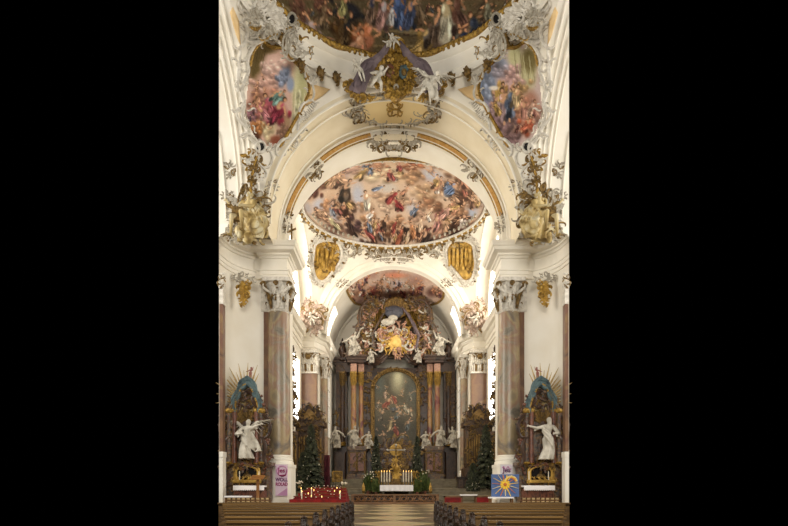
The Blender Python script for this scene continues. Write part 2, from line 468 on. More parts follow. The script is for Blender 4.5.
# ------------------------------------------------------------------ painting
class Cv:
    def __init__(s, w, h, bg):
        s.w, s.h = w, h; s.a = np.zeros((h,w,3)); s.a[:] = bg
    def blob(s, x, y, rx, ry, ang, col, al=1.0, soft=.5):
        R = max(rx,ry)+1; x0, x1 = max(0,int(x-R)), min(s.w,int(x+R)+2); y0, y1 = max(0,int(y-R)), min(s.h,int(y+R)+2)
        if x1 <= x0 or y1 <= y0: return
        yy, xx = np.mgrid[y0:y1, x0:x1]
        c, sn = math.cos(ang), math.sin(ang); dx, dy = xx-x, yy-y
        d = np.sqrt(((dx*c+dy*sn)/rx)**2+((-dx*sn+dy*c)/ry)**2)
        a = np.clip((1-d)/soft, 0, 1)[...,None]*al
        s.a[y0:y1,x0:x1] = s.a[y0:y1,x0:x1]*(1-a)+np.array(col,float)*a
    def mass(s, x, y, rx, ry, base, R, n=16):
        """a modelled bank of cloud or cloth: dark underside, lit top"""
        s.blob(x, y, rx*1.2, ry*1.2, 0, base, .55, .9)
        for u, v in sorted([(R.gauss(0,.5),R.gauss(0,.5)) for _ in range(n)], key=lambda p: p[1]):
            g = R.uniform(.75,1.1); cx, cy = x+u*rx, y+v*ry; k = R.uniform(.25,.5); a = R.uniform(-.8,.8)
            col = tuple(min(255,w*g) for w in base)
            s.blob(cx, cy+.12*ry, rx*k, ry*k, a, tuple(w*.68 for w in col), .75, .8)
            s.blob(cx, cy-.08*ry, rx*k*.9, ry*k*.8, a, col, .85, .7)
            s.blob(cx-.08*rx, cy-.22*ry, rx*k*.5, ry*k*.35, a, tuple(min(255,w*1.25+14) for w in col), .6, .8)
    def line(s, x0, y0, x1, y1, w, col, al=1.0):
        L = math.hypot(x1-x0,y1-y0); s.blob((x0+x1)/2,(y0+y1)/2, L/2+w*.3, w, math.atan2(y1-y0,x1-x0), col, al, .35)
    def clouds(s, R, n, pal, x0, y0, x1, y1, sz, al=.6):
        for _ in range(n):
            k = R.uniform(.5,1.3)*sz
            s.blob(R.uniform(x0,x1), R.uniform(y0,y1), k*R.uniform(1,1.9), k, R.uniform(-.6,.6), R.choice(pal), al*R.uniform(.5,1), .8)
    def fig(s, x, y, h, robe, R, skin=(206,160,124), lean=None, second=None):
        """a painted robed figure of height h centred on (x,y)"""
        ln = R.uniform(-.9,.9) if lean is None else lean
        m = sum(robe)/3; robe = tuple(v*.72+m*.28 for v in robe)
        dk = tuple(v*.5 for v in robe); md = tuple(v*.78 for v in robe); lt = tuple(min(255,v*1.22+22) for v in robe)
        ux, uy = math.sin(ln), -math.cos(ln)
        p = lambda t, o=0: (x+ux*h*t-uy*h*o, y+uy*h*t+ux*h*o)
        b = R.uniform(-.14,.14); e = R.choice((-1,1))
        s.blob(*p(-.3,.06),h*.30,h*.26,ln+R.uniform(-.6,.6),(88,64,48),.35,.8)
        for t, o, rx, ry, cl in ((-.12,0,.25,.15,md),(-.33,b,.2,.13,robe),(-.36,-b*1.2,.16,.09,dk),(-.05,.1*e,.17,.08,robe),(-.24,b*.6+.08,.17,.06,lt)):
            s.blob(*p(t,o),h*rx,h*ry,ln+PI/2+R.uniform(-.5,.5),cl,.95,.45)
        for q in range(5):
            o = R.uniform(-.15,.15); s.line(*p(R.uniform(-.1,.1),o*.6),*p(R.uniform(-.5,-.3),o*1.3+b),h*.022,lt if q%2 else dk,.7)
        s.blob(*p(.14),h*.16,h*.1,ln+PI/2,second or (robe if R.random() < .5 else skin),1,.45)
        s.blob(*p(.18,.05*e),h*.09,h*.05,ln+PI/2+.3,lt,.8,.5)
        sd = tuple(v*.72 for v in skin)
        q0 = p(.06+R.uniform(-.1,.25),.27*e); s.line(*p(.22,.09*e),*q0,h*.035,skin); s.line(*q0,q0[0]+h*R.uniform(-.15,.15),q0[1]+h*R.uniform(-.15,.1),h*.03,skin)
        s.line(*p(.2,-.09*e),*p(.02+R.uniform(-.1,.15),-.2*e),h*.035,sd)
        if R.random() < .5: s.line(*p(-.42,b),*p(-.54,b+R.uniform(-.12,.12)),h*.035,skin)
        hx, hy = p(.35,R.uniform(-.05,.05)); s.blob(hx,hy-h*.012,h*.075,h*.085,0,(82,56,38),1,.45); s.blob(hx+h*.01,hy+h*.012,h*.053,h*.062,0,skin,1,.5)
    def putto(s, x, y, h, R, skin=(214,166,130)):
        a = R.uniform(0,2*PI); c, sn = math.cos(a), math.sin(a)
        s.blob(x+h*.05,y+h*.08,h*.32,h*.2,a,(120,84,62),.6,.7); s.blob(x-h*.02,y-h*.03,h*.25,h*.13,a,skin,1,.5)
        s.blob(x+c*h*.34,y+sn*h*.34,h*.11,h*.11,0,skin,1,.4); s.blob(x+c*h*.36,y+sn*h*.36-h*.05,h*.1,h*.06,0,(110,76,50),.9,.5)
        for o in (.25,-.25): s.line(x-c*h*.15-sn*h*o*.5, y-sn*h*.15+c*h*o*.5, x-c*h*.5-sn*h*o, y-sn*h*.5+c*h*o, h*.055, skin if o > 0 else tuple(v*.78 for v in skin))
        if R.random() < .5: s.blob(x+sn*h*.3,y-c*h*.3,h*.2,h*.08,a+1,(206,196,184),.7,.6)
    def grain(s, seed, amt=7):
        r = np.random.RandomState(seed); g = r.randn(s.h//4+2, s.w//4+2, 1)
        g = np.repeat(np.repeat(g,4,0),4,1)[:s.h,:s.w]; s.a = np.clip(s.a+g*amt*.7+r.randn(s.h,s.w,1)*amt*.5,0,255)
    def tone(s, gain, con, sat=1.0):
        g = s.a.mean(-1, keepdims=True); a = g+(s.a-g)*sat
        s.a = np.clip(((a/255-.5)*con+.5)*gain*255, 4, 255)
    def sample(s, u, v):   # u,v arrays in canvas px
        i = np.clip(np.rint(v).astype(int),0,s.h-1); j = np.clip(np.rint(u).astype(int),0,s.w-1)
        c = s.a[i,j]/255.0
        l = np.where(c <= .04045, c/12.92, ((c+.055)/1.055)**2.4)
        return np.concatenate([l, np.ones(l.shape[:-1]+(1,))], -1)
def fresco_grid(fn, nu, nv, cv_w, cv_h):
    """verts, faces, canvas coordinates and a lookup from photo pixel to canvas coordinate"""
    U, V = np.meshgrid(np.linspace(0,1,nu+1), np.linspace(0,1,nv+1))
    X, Y, Z = fn(U, V)
    px = CXP+FP*X/Y; py = HY-FP*(Z-EYE)/Y
    def q(x, y):
        k = np.argmin((px-x)**2+(py-y)**2); return U.flat[k]*cv_w, V.flat[k]*cv_h
    def sc(x, y):
        a = q(x,y-5); b = q(x,y+5); return max(.5, math.hypot(a[0]-b[0],a[1]-b[1])/10)
    w = nu+1
    f = [(j*w+i,j*w+i+1,(j+1)*w+i+1,(j+1)*w+i) for j in range(nv) for i in range(nu)]
    mb = MB(); mb.v = np.stack([X.ravel(),Y.ravel(),Z.ravel()],-1).tolist(); mb.f = f
    return mb, U.ravel()*cv_w, V.ravel()*cv_h, q, sc
def drop(mb, keep, cols):
    """keep only the faces whose vertices pass; compact"""
    fs = [f for f in mb.f if all(keep[i] for i in f)]
    used = sorted({i for f in fs for i in f}); m = {v:k for k,v in enumerate(used)}
    out = MB(); out.v = [mb.v[i] for i in used]; out.f = [tuple(m[i] for i in f) for f in fs]
    return out, cols[used]
def inpoly(x, y, poly):
    r = False; n = len(poly); j = n-1
    for i in range(n):
        xi, yi = poly[i]; xj, yj = poly[j]
        if (yi > y) != (yj > y) and x < (xj-xi)*(y-yi)/(yj-yi)+xi: r = not r
        j = i
    return r
def panel(f, outline, cv, x0, y0, k, step=.7, n=.04):
    """a painted panel lying on the surface f inside the outline"""
    xs = [p[0] for p in outline]; ys = [p[1] for p in outline]
    nx = int((max(xs)-min(xs))/step)+2; ny = int((max(ys)-min(ys))/step)+2
    idx = {}; mb = MB(); uv = []
    def vid(i, j):
        if (i,j) not in idx:
            x, y = min(xs)+i*step, min(ys)+j*step
            idx[(i,j)] = len(mb.v); mb.v.append(tuple(f(x,y,n))); uv.append(((x-x0)*k,(y-y0)*k))
        return idx[(i,j)]
    for j in range(ny):
        for i in range(nx):
            if inpoly(min(xs)+(i+.5)*step, min(ys)+(j+.5)*step, outline):
                mb.f.append((vid(i,j),vid(i+1,j),vid(i+1,j+1),vid(i,j+1)))
    uv = np.array(uv)
    return mb, cv.sample(uv[:,0], uv[:,1])
# ================================================================== THE BUILDING
LR = ((-1,'left'),(1,'right'))
def floor_mat():
    m = bpy.data.materials.new('marble_floor'); m.use_nodes = True; nt = m.node_tree; b = nt.nodes['Principled BSDF']
    tc = nt.nodes.new('ShaderNodeTexCoord'); mp = nt.nodes.new('ShaderNodeMapping')
    mp.inputs['Rotation'].default_value = (0,0,PI/4); mp.inputs['Scale'].default_value = (.42,.42,.42)
    ck = nt.nodes.new('ShaderNodeTexChecker'); ck.inputs['Scale'].default_value = 1.0
    ck.inputs['Color1'].default_value = lin((214,188,140)); ck.inputs['Color2'].default_value = lin((120,102,76))
    n = nt.nodes.new('ShaderNodeTexNoise'); n.inputs['Scale'].default_value = 1.3; n.inputs['Detail'].default_value = 5
    mx = nt.nodes.new('ShaderNodeMixRGB'); mx.blend_type = 'MULTIPLY'; mx.inputs['Fac'].default_value = .5
    nt.links.new(tc.outputs['Object'], mp.inputs['Vector']); nt.links.new(mp.outputs['Vector'], ck.inputs['Vector'])
    nt.links.new(tc.outputs['Object'], n.inputs['Vector'])
    nt.links.new(ck.outputs['Color'], mx.inputs['Color1']); nt.links.new(n.outputs['Color'], mx.inputs['Color2'])
    nt.links.new(mx.outputs['Color'], b.inputs['Base Color']); b.inputs['Roughness'].default_value = .3
    return m
M_floor = floor_mat()
M_step = mat('step_stone', (132,120,94), .5, rgb2=(104,94,72), scale=2)

mb = MB(); mb.grid(lambda u,v: (-30+60*u, 1+43*v, 0), 1, 1); struct('floor', mb, M_floor, smooth=False)
for k, (y0, y1, z) in enumerate(((41.2,42.2,.3),(42.2,45.8,.6),(45.8,46.6,.9),(46.6,57.8,1.2),(57.8,58.6,1.5),(58.6,59.4,1.8),(59.4,60.2,2.1),(60.2,72,2.35))):
    mb = MB(); mb.box(-11.3 if y0 > 42 else -8, 11.3 if y0 > 42 else 8, y0, y1, 0, z-.06); mb.box(-11.3 if y0 > 42 else -8, 11.3 if y0 > 42 else 8, y0-.06, y1, z-.06, z)
    struct('floor_step', mb, M_step, smooth=False)

CZ1, CZ2 = 21.6, 20.3
def niche(s, n=14):
    a, b = Vector((13.35,36.0)), Vector((10.75,39.6)); out = []
    for i in range(n+1):
        t = i/n; p = a.lerp(b,t)+Vector((.82,.58))*.75*math.sin(PI*t)
        out.append((s*p.x, p.y))
    return out
ENT1 = [(0,18.35),(.10,18.35),(.10,18.62),(.16,18.62),(.16,18.9),(.24,18.95),(.24,19.02),(.04,19.06),(.04,19.62),(.14,19.66),(.2,19.8),(.34,19.86),(.34,20.0),(.72,20.1),(.78,20.34),(.86,20.36),(.95,20.6),(.95,20.75),(0,20.8)]
ENT2 = [(0,18.15),(.10,18.15),(.10,18.55),(.2,18.6),(.2,18.7),(.04,18.74),(.04,19.35),(.16,19.4),(.3,19.62),(.3,19.75),(.6,19.85),(.66,20.1),(.8,20.35),(.8,20.55),(0,20.6)]
for s, nm in LR:
    path = niche(s)
    mb = MB()                                    # concave pier wall and the pier behind the column
    mb.grid(lambda u,v: (*path[int(round(u*14))], 22.9*v), 14, 1)
    struct('wall_'+nm, mb, M_white)
    mb = MB(); x = sorted((s*8.95, s*10.75)); mb.box(x[0],x[1],40.2,42.4,0,18.4)
    mb.box(*sorted((s*10.7,s*11.5)),39.8,42.4,0,18.4); mb.box(*sorted((s*9.0,s*11.4)),41.3,42.4,18.4,20.9); mb.box(*sorted((s*9.3,s*11.5)),39.6,42.4,20.6,24.5)
    struct('wall_'+nm, mb, M_white, smooth=False)
    mb = MB(); full = path+[(s*10.75,39.1),(s*8.75,39.1),(s*8.75,41.4),(s*11.4,41.4)]
    mb.sweep(full, [(o,z+(.3 if z > 19.2 else 0)) for o,z in ENT1], s); mb.box(*sorted((s*8.8,s*11.4)),39.15,41.4,18.36,21.0)
    struct('trim_1' if s < 0 else 'trim_2', mb, M_white, smooth=False)
    # choir side wall, entablature, apse wall
    mb = MB(); mb.box(*sorted((s*11.4,s*11.9)),42.4,59.4,0,20.7); struct('wall_choir_'+nm, mb, M_white, smooth=False)
    mb = MB(); pl = [(11.4,42.4),(11.4,59.4),(9.9,59.4),(8.95,61.6),(8.85,72)]
    mb.sweep([(s*a,b) for a,b in pl], ENT2, s)
    struct('trim_3' if s < 0 else 'trim_4', mb, M_white, smooth=False)
    mb = MB(); mb.prism([(s*11.8,59.6),(s*10.0,59.6),(s*9.05,61.7),(s*8.95,72),(s*11.8,72)], 0, 20.55); struct('wall_apse_'+nm, mb, M_white, smooth=False)
mb = MB(); mb.box(-10,10,72,72.4,0,31); struct('wall_apse', mb, M_white, smooth=False)

for s, nm in LR:                                  # sloping attic between the pier cornice and the springing of the pendentive
    A = [(p[0]*.985,p[1]-.12,20.72) for p in niche(s)]+[(s*9.5,39.3,20.72),(s*9.2,40.2,20.72)]
    B = [(s*(13.6-3.6*i/10),36.0,21.6) for i in range(11)]+[(s*9.75,36.0+1.0*i,21.3) for i in range(6)]
    mb = MB(); mb.grid(lambda u,v: tuple(Vector(A[round(u*16)]).lerp(Vector(B[round(u*16)]), v)), 16, 4)
    struct('wall_'+nm, mb, M_white)

# crossing: pendentive sphere, transept arches, broad choir arch, dome ring, dome
RS = math.sqrt(200.0)
def pend(s):
    def fn(u, v):      # u along azimuth 0..90 deg away from +y, v height
        z = v*9.9
        rr = math.sqrt(max(200-z*z, 1)); a = math.acos(min(1,10/rr)); b = PI/2-a
        t = a+(b-a)*u
        return (s*rr*math.sin(t), 26+rr*math.cos(t), 21.5+z)
    return fn
for s, nm in LR:
    mb = MB(); mb.grid(pend(s), 30, 30); struct('ceiling', mb, M_white)
    mb = MB(); mb.grid(lambda u,v: (s*(10+4.2*u), 26+10*math.cos(PI*.62*v), 21.5+10*math.sin(PI*.62*v)), 4, 40)
    mb.grid(lambda u,v: (s*(10+4.2*u), 36, 20.7+.8*v), 4, 1)
    struct('ceiling', mb, M_white)
def arch(mb, R, cz, y0, y1, stilt=0.9, n=64, splay=0.0):
    def fn(u, v):
        L = PI*R+2*stilt; d = v*L
        if d < stilt: p = (-R, cz-stilt+d)
        elif d > L-stilt: p = (R, cz-(d-(L-stilt)))
        else:
            a = PI-(d-stilt)/R; p = (R*math.cos(a), cz+R*math.sin(a))
        return (p[0]*(1+splay*u), y0+(y1-y0)*u, p[1])
    mb.grid(fn, 2, n)
def annulus(mb, R0, R1, cz, Y, stilt=.9, n=64, a0=0, a1=PI, rz=1.0):
    def fn(u, v):
        R = R0+(R1-R0)*u; a = a0+(a1-a0)*v
        return (R*math.cos(a), Y, cz+R*math.sin(a)*(rz if u else 1))
    mb.grid(fn, 1, n)
    if stilt:
        for s in (1,-1): mb.grid(lambda u,v: (s*(R0+(R1-R0)*u), Y, cz-stilt*v), 1, 1)
mb = MB(); arch(mb, 9.6, CZ1, 36, 40); annulus(mb, 9.6, 10.05, CZ1-.05, 36)
struct('ceiling', mb, M_cream)
mb = MB(); annulus(mb, 8.9, 9.62, CZ1, 40); arch(mb, 8.9, CZ1, 40, 42.5, splay=.062); struct('ceiling', mb, M_white)
mb = MB()                                        # thin mouldings on the arch
for R, Y, r in ((9.58,36.05,.09),(9.5,36.9,.06),(9.55,39.4,.07),(9.5,39.9,.09),(9.0,39.95,.07),(8.9,40.05,.08),(8.9,40.2,.05)):
    mb.tube([(R*math.cos(PI*i/80), Y, CZ1+R*math.sin(PI*i/80)) for i in range(81)], r, 6)
struct('trim_5', mb, M_white)
mb = MB()
for s in (1,-1):                                 # gold stripe and mouldings along the transept arch edges
    for dx, r in ((.5,.07),(.9,.04),(1.3,.09),(1.6,.05),(2.6,.07)):
        mb.tube([(s*(10+dx), 26+9.96*math.cos(PI*.6*i/50), 21.5+9.96*math.sin(PI*.6*i/50)) for i in range(51)], r, 6)
struct('trim_6', mb, M_white)
RING = [(10.02,31.2),(9.92,31.3),(9.92,31.62),(9.82,31.7),(9.82,31.95),(10.0,32.02),(10.0,32.85),(9.8,32.9),(9.62,33.1),(9.5,33.15),(9.5,33.3),(10.2,33.34)]
mb = MB(); k = len(RING)-1
mb.grid(lambda u,v: (RING[round(v*k)][0]*math.sin((u-.5)*PI), 26+RING[round(v*k)][0]*math.cos((u-.5)*PI), RING[round(v*k)][1]), 80, k)
struct('trim_7', mb, M_white)

# choir bay: sail vault with its pendentives, side lunettes and the far arch
YC, HB = 51.0, 8.5
def zb(u, v): return 20.6+(10.2+.23*v)*math.sqrt(max(0,2-u*u-v*v))
def fnv(a, b):
    t = 2*PI*a; c, sn = math.cos(t), math.sin(t); m = 1/max(abs(c),abs(sn)); r = 1+(m-1)*b
    return (10*c*r, YC+HB*sn*r, zb(c*r, sn*r))
mb = MB(); mb.grid(fnv, 160, 14)
for s in (1,-1):
    mb.grid(lambda u,v: (s*(10+1.5*u), YC+HB*math.cos(PI*v), 20.6+10.2*math.sin(PI*v)), 2, 40)
struct('ceiling', mb, M_white)
mb = MB()
mb.grid(lambda u,v: (((10.2*(1-u)+8.43*u))*math.cos(PI*v), 59.5, (20.6*(1-u)+CZ2*u)+((10.5*(1-u)+8.43*u))*math.sin(PI*v)), 1, 60)
arch(mb, 8.43, CZ2, 59.5, 60.5, .3); struct('ceiling', mb, M_white)
mb = MB(); arch(mb, 9.1, CZ2, 60.5, 72, 0, 60); annulus(mb, 8.43, 9.2, CZ2, 60.5, 0); struct('ceiling', mb, M_white)
mb = MB()
for R, Y, r in ((8.5,59.45,.1),(8.95,59.42,.05),(9.5,59.42,.06),(8.45,60.4,.08),(9.0,71.6,.2)):
    mb.tube([(R*math.cos(PI*i/70), Y, CZ2+R*math.sin(PI*i/70)) for i in range(71)], r, 6)
struct('trim_8', mb, M_white)

def window(n, verts_pane, fr_paths, parent=None, bars=(), pm=None):
    mb = MB()
    for p in fr_paths: mb.tube(p, .12, 6)
    fr = struct(f'window_{n}', mb, M_white, crop=False)
    mb = MB(); mb.add(verts_pane, [tuple(range(len(verts_pane)))]); mb.build('pane', pm or M_pane, fr, False)
    if bars:
        mb = MB()
        for p in bars: mb.tube(p, .035, 4)
        mb.build('glazing_bar', M_stgrey, fr)
    return fr
n = 1
for s, nm in LR:
    X = s*11.45
    mb = MB(); mb.grid(lambda u,v: (s*11.5, YC+HB*math.cos(PI*v)*u, 20.6+10.2*math.sin(PI*v)*u), 1, 40); struct('wall_lunette_'+nm, mb, M_white, smooth=False)
    arcp = [(X, YC+7.3*math.cos(PI*i/24), 21.5+7.9*math.sin(PI*i/24)) for i in range(25)]
    bars = [[(X-s*.03,y,21.5),(X-s*.03,y,21.5+7.9*math.sqrt(1-((y-YC)/7.3)**2))] for y in (46,48.5,51,53.5,56)]+[[(X-s*.03,YC-6.4,z),(X-s*.03,YC+6.4,z)] for z in (23.5,25.5)]
    window(n, arcp, [arcp+[arcp[0]]], bars=bars); n += 1
    X = s*11.36
    r = [(X,50.4,9.2),(X,57.4,9.2),(X,57.4,16.6),(X,50.4,16.6)]
    window(n, r, [r+[r[0]]], bars=[[(X-s*.03,y,9.2),(X-s*.03,y,16.6)] for y in (52.1,53.9,55.6)]+[[(X-s*.03,50.4,z),(X-s*.03,57.4,z)] for z in (11,12.9,14.8)]); n += 1
    arcs = []
    for t0, t1, y0, y1 in ((.1,.55,61.4,65.5),):
        q = []
        for i in range(13): a = t0+(t1-t0)*i/12; q.append((s*9.04*math.cos(a), y0, CZ2+9.04*math.sin(a)))
        for i in range(13): a = t1+(t0-t1)*i/12; q.append((s*9.04*math.cos(a), y1, CZ2+9.04*math.sin(a)))
        mb = MB(); mb.tube(q+[q[0]], .12, 6); fr = struct(f'window_{n}', mb, M_white, crop=False)
        mb = MB(); mb.grid(lambda u,v: (s*9.05*math.cos(t0+(t1-t0)*v), y0+(y1-y0)*u, CZ2+9.05*math.sin(t0+(t1-t0)*v)), 1, 12); mb.build('pane', M_pane, fr); n += 1
    X = s*8.93
    r = [(X,63.5,8),(X,66.6,8),(X,66.6,16.5),(X,63.5,16.5)]
    window(n, r, [r+[r[0]]], pm=M_pane2, bars=[[(X-s*.03,y,8),(X-s*.03,y,16.5)] for y in (64.5,65.6)]+[[(X-s*.03,63.5,z),(X-s*.03,66.6,z)] for z in (10.1,12.2,14.4)]); n += 1

# surfaces for ornament, addressed by where the photograph sees them
F_pend = surface(lambda P: (P.x**2+(P.y-26)**2+(P.z-21.5)**2)-200, 28, 40)
F_arch = surface(lambda P: P.x**2+(P.z-CZ1)**2-9.6**2 if P.z > CZ1 else abs(P.x)-9.6, 30, 41)
F_ring = surface(lambda P: P.x**2+(P.y-26)**2-10.0**2, 27, 38)
F_sail = surface(lambda P: P.z-zb(P.x/10,(P.y-YC)/HB) if abs(P.x) < 10 and abs(P.y-YC) < HB else 1.0, 43, 59.6)
F_barr = surface(lambda P: P.x**2+(P.z-CZ2)**2-9.1**2, 55, 72)
F_trans = surface(lambda P: (P.y-26)**2+(P.z-21.5)**2-100, 27, 38)
F_face = plane(40.0); F_face2 = plane(59.5)

# ================================================================== FRESCOES
R = random.Random(7)
# --- crossing dome
W, H = 1100, 420
def fdome(U, V):
    t = (U-.5)*PI*1.02; ph = (1-V)*1.45
    return 10.2*np.cos(ph)*np.sin(t), 26+10.2*np.cos(ph)*np.cos(t), 33.33+7*np.sin(ph)
mb, cu, cvv, q, sc = fresco_grid(fdome, 420, 150, W, H)
c = Cv(W, H, (92,78,52))
c.clouds(R, 60, [(78,60,38),(112,92,58),(70,60,44),(120,100,66)], 0, 0, W, H, 40, .6)
for px, py, w, col in ((330,52,5,(110,90,58)),(300,20,5,(122,104,72)),(480,60,6,(104,86,54)),(500,22,5,(126,108,76)),(270,8,6,(104,84,54)),(520,8,6,(100,84,56))):
    a = q(px-30,py-4); b = q(px+30,py+3); c.line(*a,*b,w,col,.9)
for py, col in ((64,(70,56,36)),(58,(118,100,66)),(52,(84,70,46)),(46,(128,108,72)),(38,(96,80,52)),(31,(134,114,76)),(26,(88,74,50))):   # painted steps
    for px in range(372,468,6):
        a = q(px,py+abs(px-395)*-.02); b = q(px+8,py+abs(px-389)*-.02); c.line(*a,*b,3.0,col,.9)
def dl(px0,py0,px1,py1,w,col): c.line(*q(px0,py0),*q(px1,py1),w,col,.95)
for px in (262,268,274,281,288): dl(px,2,px+24,24,4,(136,118,86) if px%2 else (86,70,46))
for px in (502,510,518,526): dl(px,22,px+18,0,4,(140,120,86) if px%2 else (90,74,50))
dl(296,16,340,28,7,(140,122,88)); dl(300,2,304,16,9,(96,62,50)); dl(320,2,324,20,9,(84,52,44))
dl(498,20,545,2,7,(128,108,72)); dl(470,30,520,22,6,(122,104,66))
def df(px, py, h, col, lean=0, sec=None, skin=(206,150,108)):
    x, y = q(px,py); c.fig(x, y, h*sc(px,py), col, R, skin, lean, sec)
for _ in range(60):                       # crowd in the background
    px = R.uniform(255,535); py = R.uniform(0,34); df(px,py,R.uniform(9,15),R.choice([(86,64,44),(112,90,60),(96,52,40),(70,74,76),(128,102,66),(74,70,44),(140,118,92)]),R.uniform(-.6,.6))
for px, py, x1, y1, w, col in ((388,50,470,44,5,(126,108,74)),(395,58,460,53,4,(108,92,62)),(385,30,440,29,5,(132,114,78)),(440,30,475,25,5,(124,106,72)),(405,64,450,61,4,(98,82,54)),(392,54,465,49,2,(70,56,36)),(388,34,440,33,2,(72,58,38)),(450,60,500,48,6,(84,68,44)),(310,56,350,64,5,(88,70,46)),(318,44,345,50,4,(112,94,64))): dl(px,py,x1,y1,w,col)
a = q(347,26); c.blob(*a, 40,52,0,(60,44,24),1,.4); a = q(350,10); c.blob(*a,34,18,0,(34,32,38),1,.5)
for px,py,rx,ry,col in ((310,30,8,11,(150,128,126)),(329,44,9,8,(58,68,64)),(345,32,10,16,(92,64,28)),(349,14,12,9,(38,36,40)),(362,42,9,15,(200,118,74)),(357,50,6,9,(214,152,116)),(399,10,8,14,(72,96,150)),(392,16,4,7,(206,196,180)),(427,42,8,11,(190,148,72)),(430,34,7,6,(120,112,106)),(448,22,5,15,(204,190,156)),(468,38,9,10,(52,56,72)),(452,48,5,6,(122,112,62)),(383,12,6,9,(160,112,100)),(412,12,6,11,(62,74,108)),(488,38,5,9,(170,122,90)),(300,12,8,10,(108,72,54)),(322,8,7,10,(100,64,48)),(480,14,9,9,(96,76,52)),(505,28,8,8,(110,88,62)),(372,20,6,8,(112,84,60)),(420,20,6,8,(104,80,56))):
    x, y = q(px,py); k = sc(px,py); c.mass(x,y,rx*3.3,ry*k,col,R,14)
for px,py,h,col,le,se in ((310,30,30,(150,126,122),.4,(168,146,140)),(330,44,26,(52,64,58),1.0,(60,74,64)),(346,30,38,(96,66,26),.2,(46,44,44)),(365,38,48,(196,108,64),.25,(206,128,84)),(358,46,30,(214,150,108),.3,(220,160,120)),
    (383,12,34,(176,120,106),.1,(190,180,180)),(398,8,36,(70,96,150),0,(92,116,166)),(391,15,20,(214,204,196),.2,None),(410,12,28,(58,72,110),0,None),(425,42,34,(196,150,66),.5,(120,110,100)),(436,28,34,(110,82,60),.3,(96,86,80)),(447,18,44,(206,190,152),-.1,(190,170,130)),(458,12,36,(110,64,44),0,None),
    (468,40,30,(48,54,72),-.5,(38,46,70)),(476,28,32,(40,48,66),-.3,None),(452,46,18,(120,108,56),.8,None),(372,8,30,(128,92,66),0,(60,60,80)),(345,4,26,(152,142,70),0,None),(420,6,30,(126,96,60),0,None),(487,38,24,(176,126,90),.2,(190,140,106)),(488,10,26,(124,116,84),0,None),(322,14,30,(120,88,52),.2,None),(508,30,20,(150,110,80),0,None),(285,30,20,(150,110,86),.3,None)):
    df(px,py,h*1.3,col,le,se)
c.tone(1.0,1.08,.95); c.grain(3, 8)
cols = c.sample(cu, cvv)
o = mb.build('dome_fresco', M_paint, None, True, True, cols)
tag(o, 'large dark fresco of robed figures on painted steps filling the crossing dome', 'painting')

# --- choir vault
W, H = 800, 420
def fsail(U, V):
    u, v = U*2-1, V*2-1
    x, y = u*np.sqrt(1-v*v/2), v*np.sqrt(1-u*u/2)
    return 9.95*x, YC+HB*.995*y, 20.6+(10.2+.23*y)+1.6*(1-(x*x+y*y))
mb, cu, cvv, q, sc = fresco_grid(fsail, 380, 200, W, H)
c = Cv(W, H, (206,176,150))
def cb(px, py, rx, ry, col, al=.8, soft=.8, ang=0):
    x, y = q(px,py); k = sc(px,py); c.blob(x, y, rx*4.2, ry*k, ang, col, al, soft)
c.clouds(R, 80, [(206,172,138),(190,158,134),(216,188,158),(172,150,142),(198,160,124)], 0, 0, W, H, 40, .6)
def mass(px, py, rx, ry, base, n=16):
    """a modelled bank of cloud: dark underside, lit top"""
    cb(px, py, rx*1.25, ry*1.25, base, .55, .9)
    P = sorted([(R.gauss(0,.5),R.gauss(0,.5)) for _ in range(n)], key=lambda p: p[1])
    for u, v in P:
        g = R.uniform(.72,1.1); cx, cy = px+u*rx, py+v*ry
        col = tuple(min(255,w*g) for w in base); k = R.uniform(.25,.5)
        cb(cx, cy+.12*ry, rx*k, ry*k, tuple(w*.7 for w in col), .7, .8)
        cb(cx, cy-.08*ry, rx*k*.9, ry*k*.8, col, .8, .7)
        cb(cx-.08*rx, cy-.22*ry, rx*k*.5, ry*k*.35, tuple(min(255,w*1.25+16) for w in col), .6, .8)
for a in ((320,205,10,10,(176,176,188)),(334,216,9,9,(172,172,186)),(358,195,9,18,(176,178,192)),(340,174,16,9,(172,150,150)),(432,175,16,9,(178,178,192)),(412,206,9,10,(186,178,180)),(470,214,10,10,(158,166,184)),(362,241,18,5,(190,182,178)),(436,242,14,5,(160,156,162)),(388,188,12,7,(196,186,176)),(482,196,8,10,(170,164,168)),(308,208,5,10,(170,160,160))): cb(*a, .95, .7)
for a in ((354,168,14,5,(214,168,146)),(382,172,20,9,(240,212,172)),(400,178,14,6,(226,186,140)),(414,176,11,9,(196,148,108)),(426,193,14,10,(206,164,124)),(314,191,7,8,(118,66,50)),(326,183,10,6,(128,80,60)),(328,205,8,7,(190,136,96)),(344,199,6,15,(80,50,36)),(348,212,8,9,(84,54,40)),(356,228,10,8,(92,66,66)),(337,226,10,7,(150,112,92)),(366,212,11,9,(190,140,100)),(374,226,10,7,(110,70,46)),(378,238,12,7,(76,48,36)),(392,228,12,9,(128,80,52)),(402,236,13,9,(70,44,34)),(398,220,10,5,(190,140,104)),(420,234,12,9,(78,50,38)),(430,240,10,5,(72,56,52)),(442,228,9,9,(204,150,122)),(440,216,8,8,(150,92,84)),(458,211,9,11,(170,124,90)),(452,226,8,9,(72,46,36)),(464,198,12,9,(98,64,46)),(450,184,12,6,(140,98,70)),(476,194,8,8,(126,88,62)),(432,205,12,8,(164,116,84)),(462,222,8,7,(104,70,54)),(412,165,12,5,(186,112,74)),(376,166,12,5,(200,140,104)),(440,166,12,4,(206,172,140)),(396,200,16,8,(196,156,124)),(352,206,6,6,(190,150,120)),(322,216,7,7,(150,112,88)),(418,216,10,7,(186,146,120)),(384,210,8,7,(206,172,146)),(470,182,10,5,(170,130,100))): mass(*a)
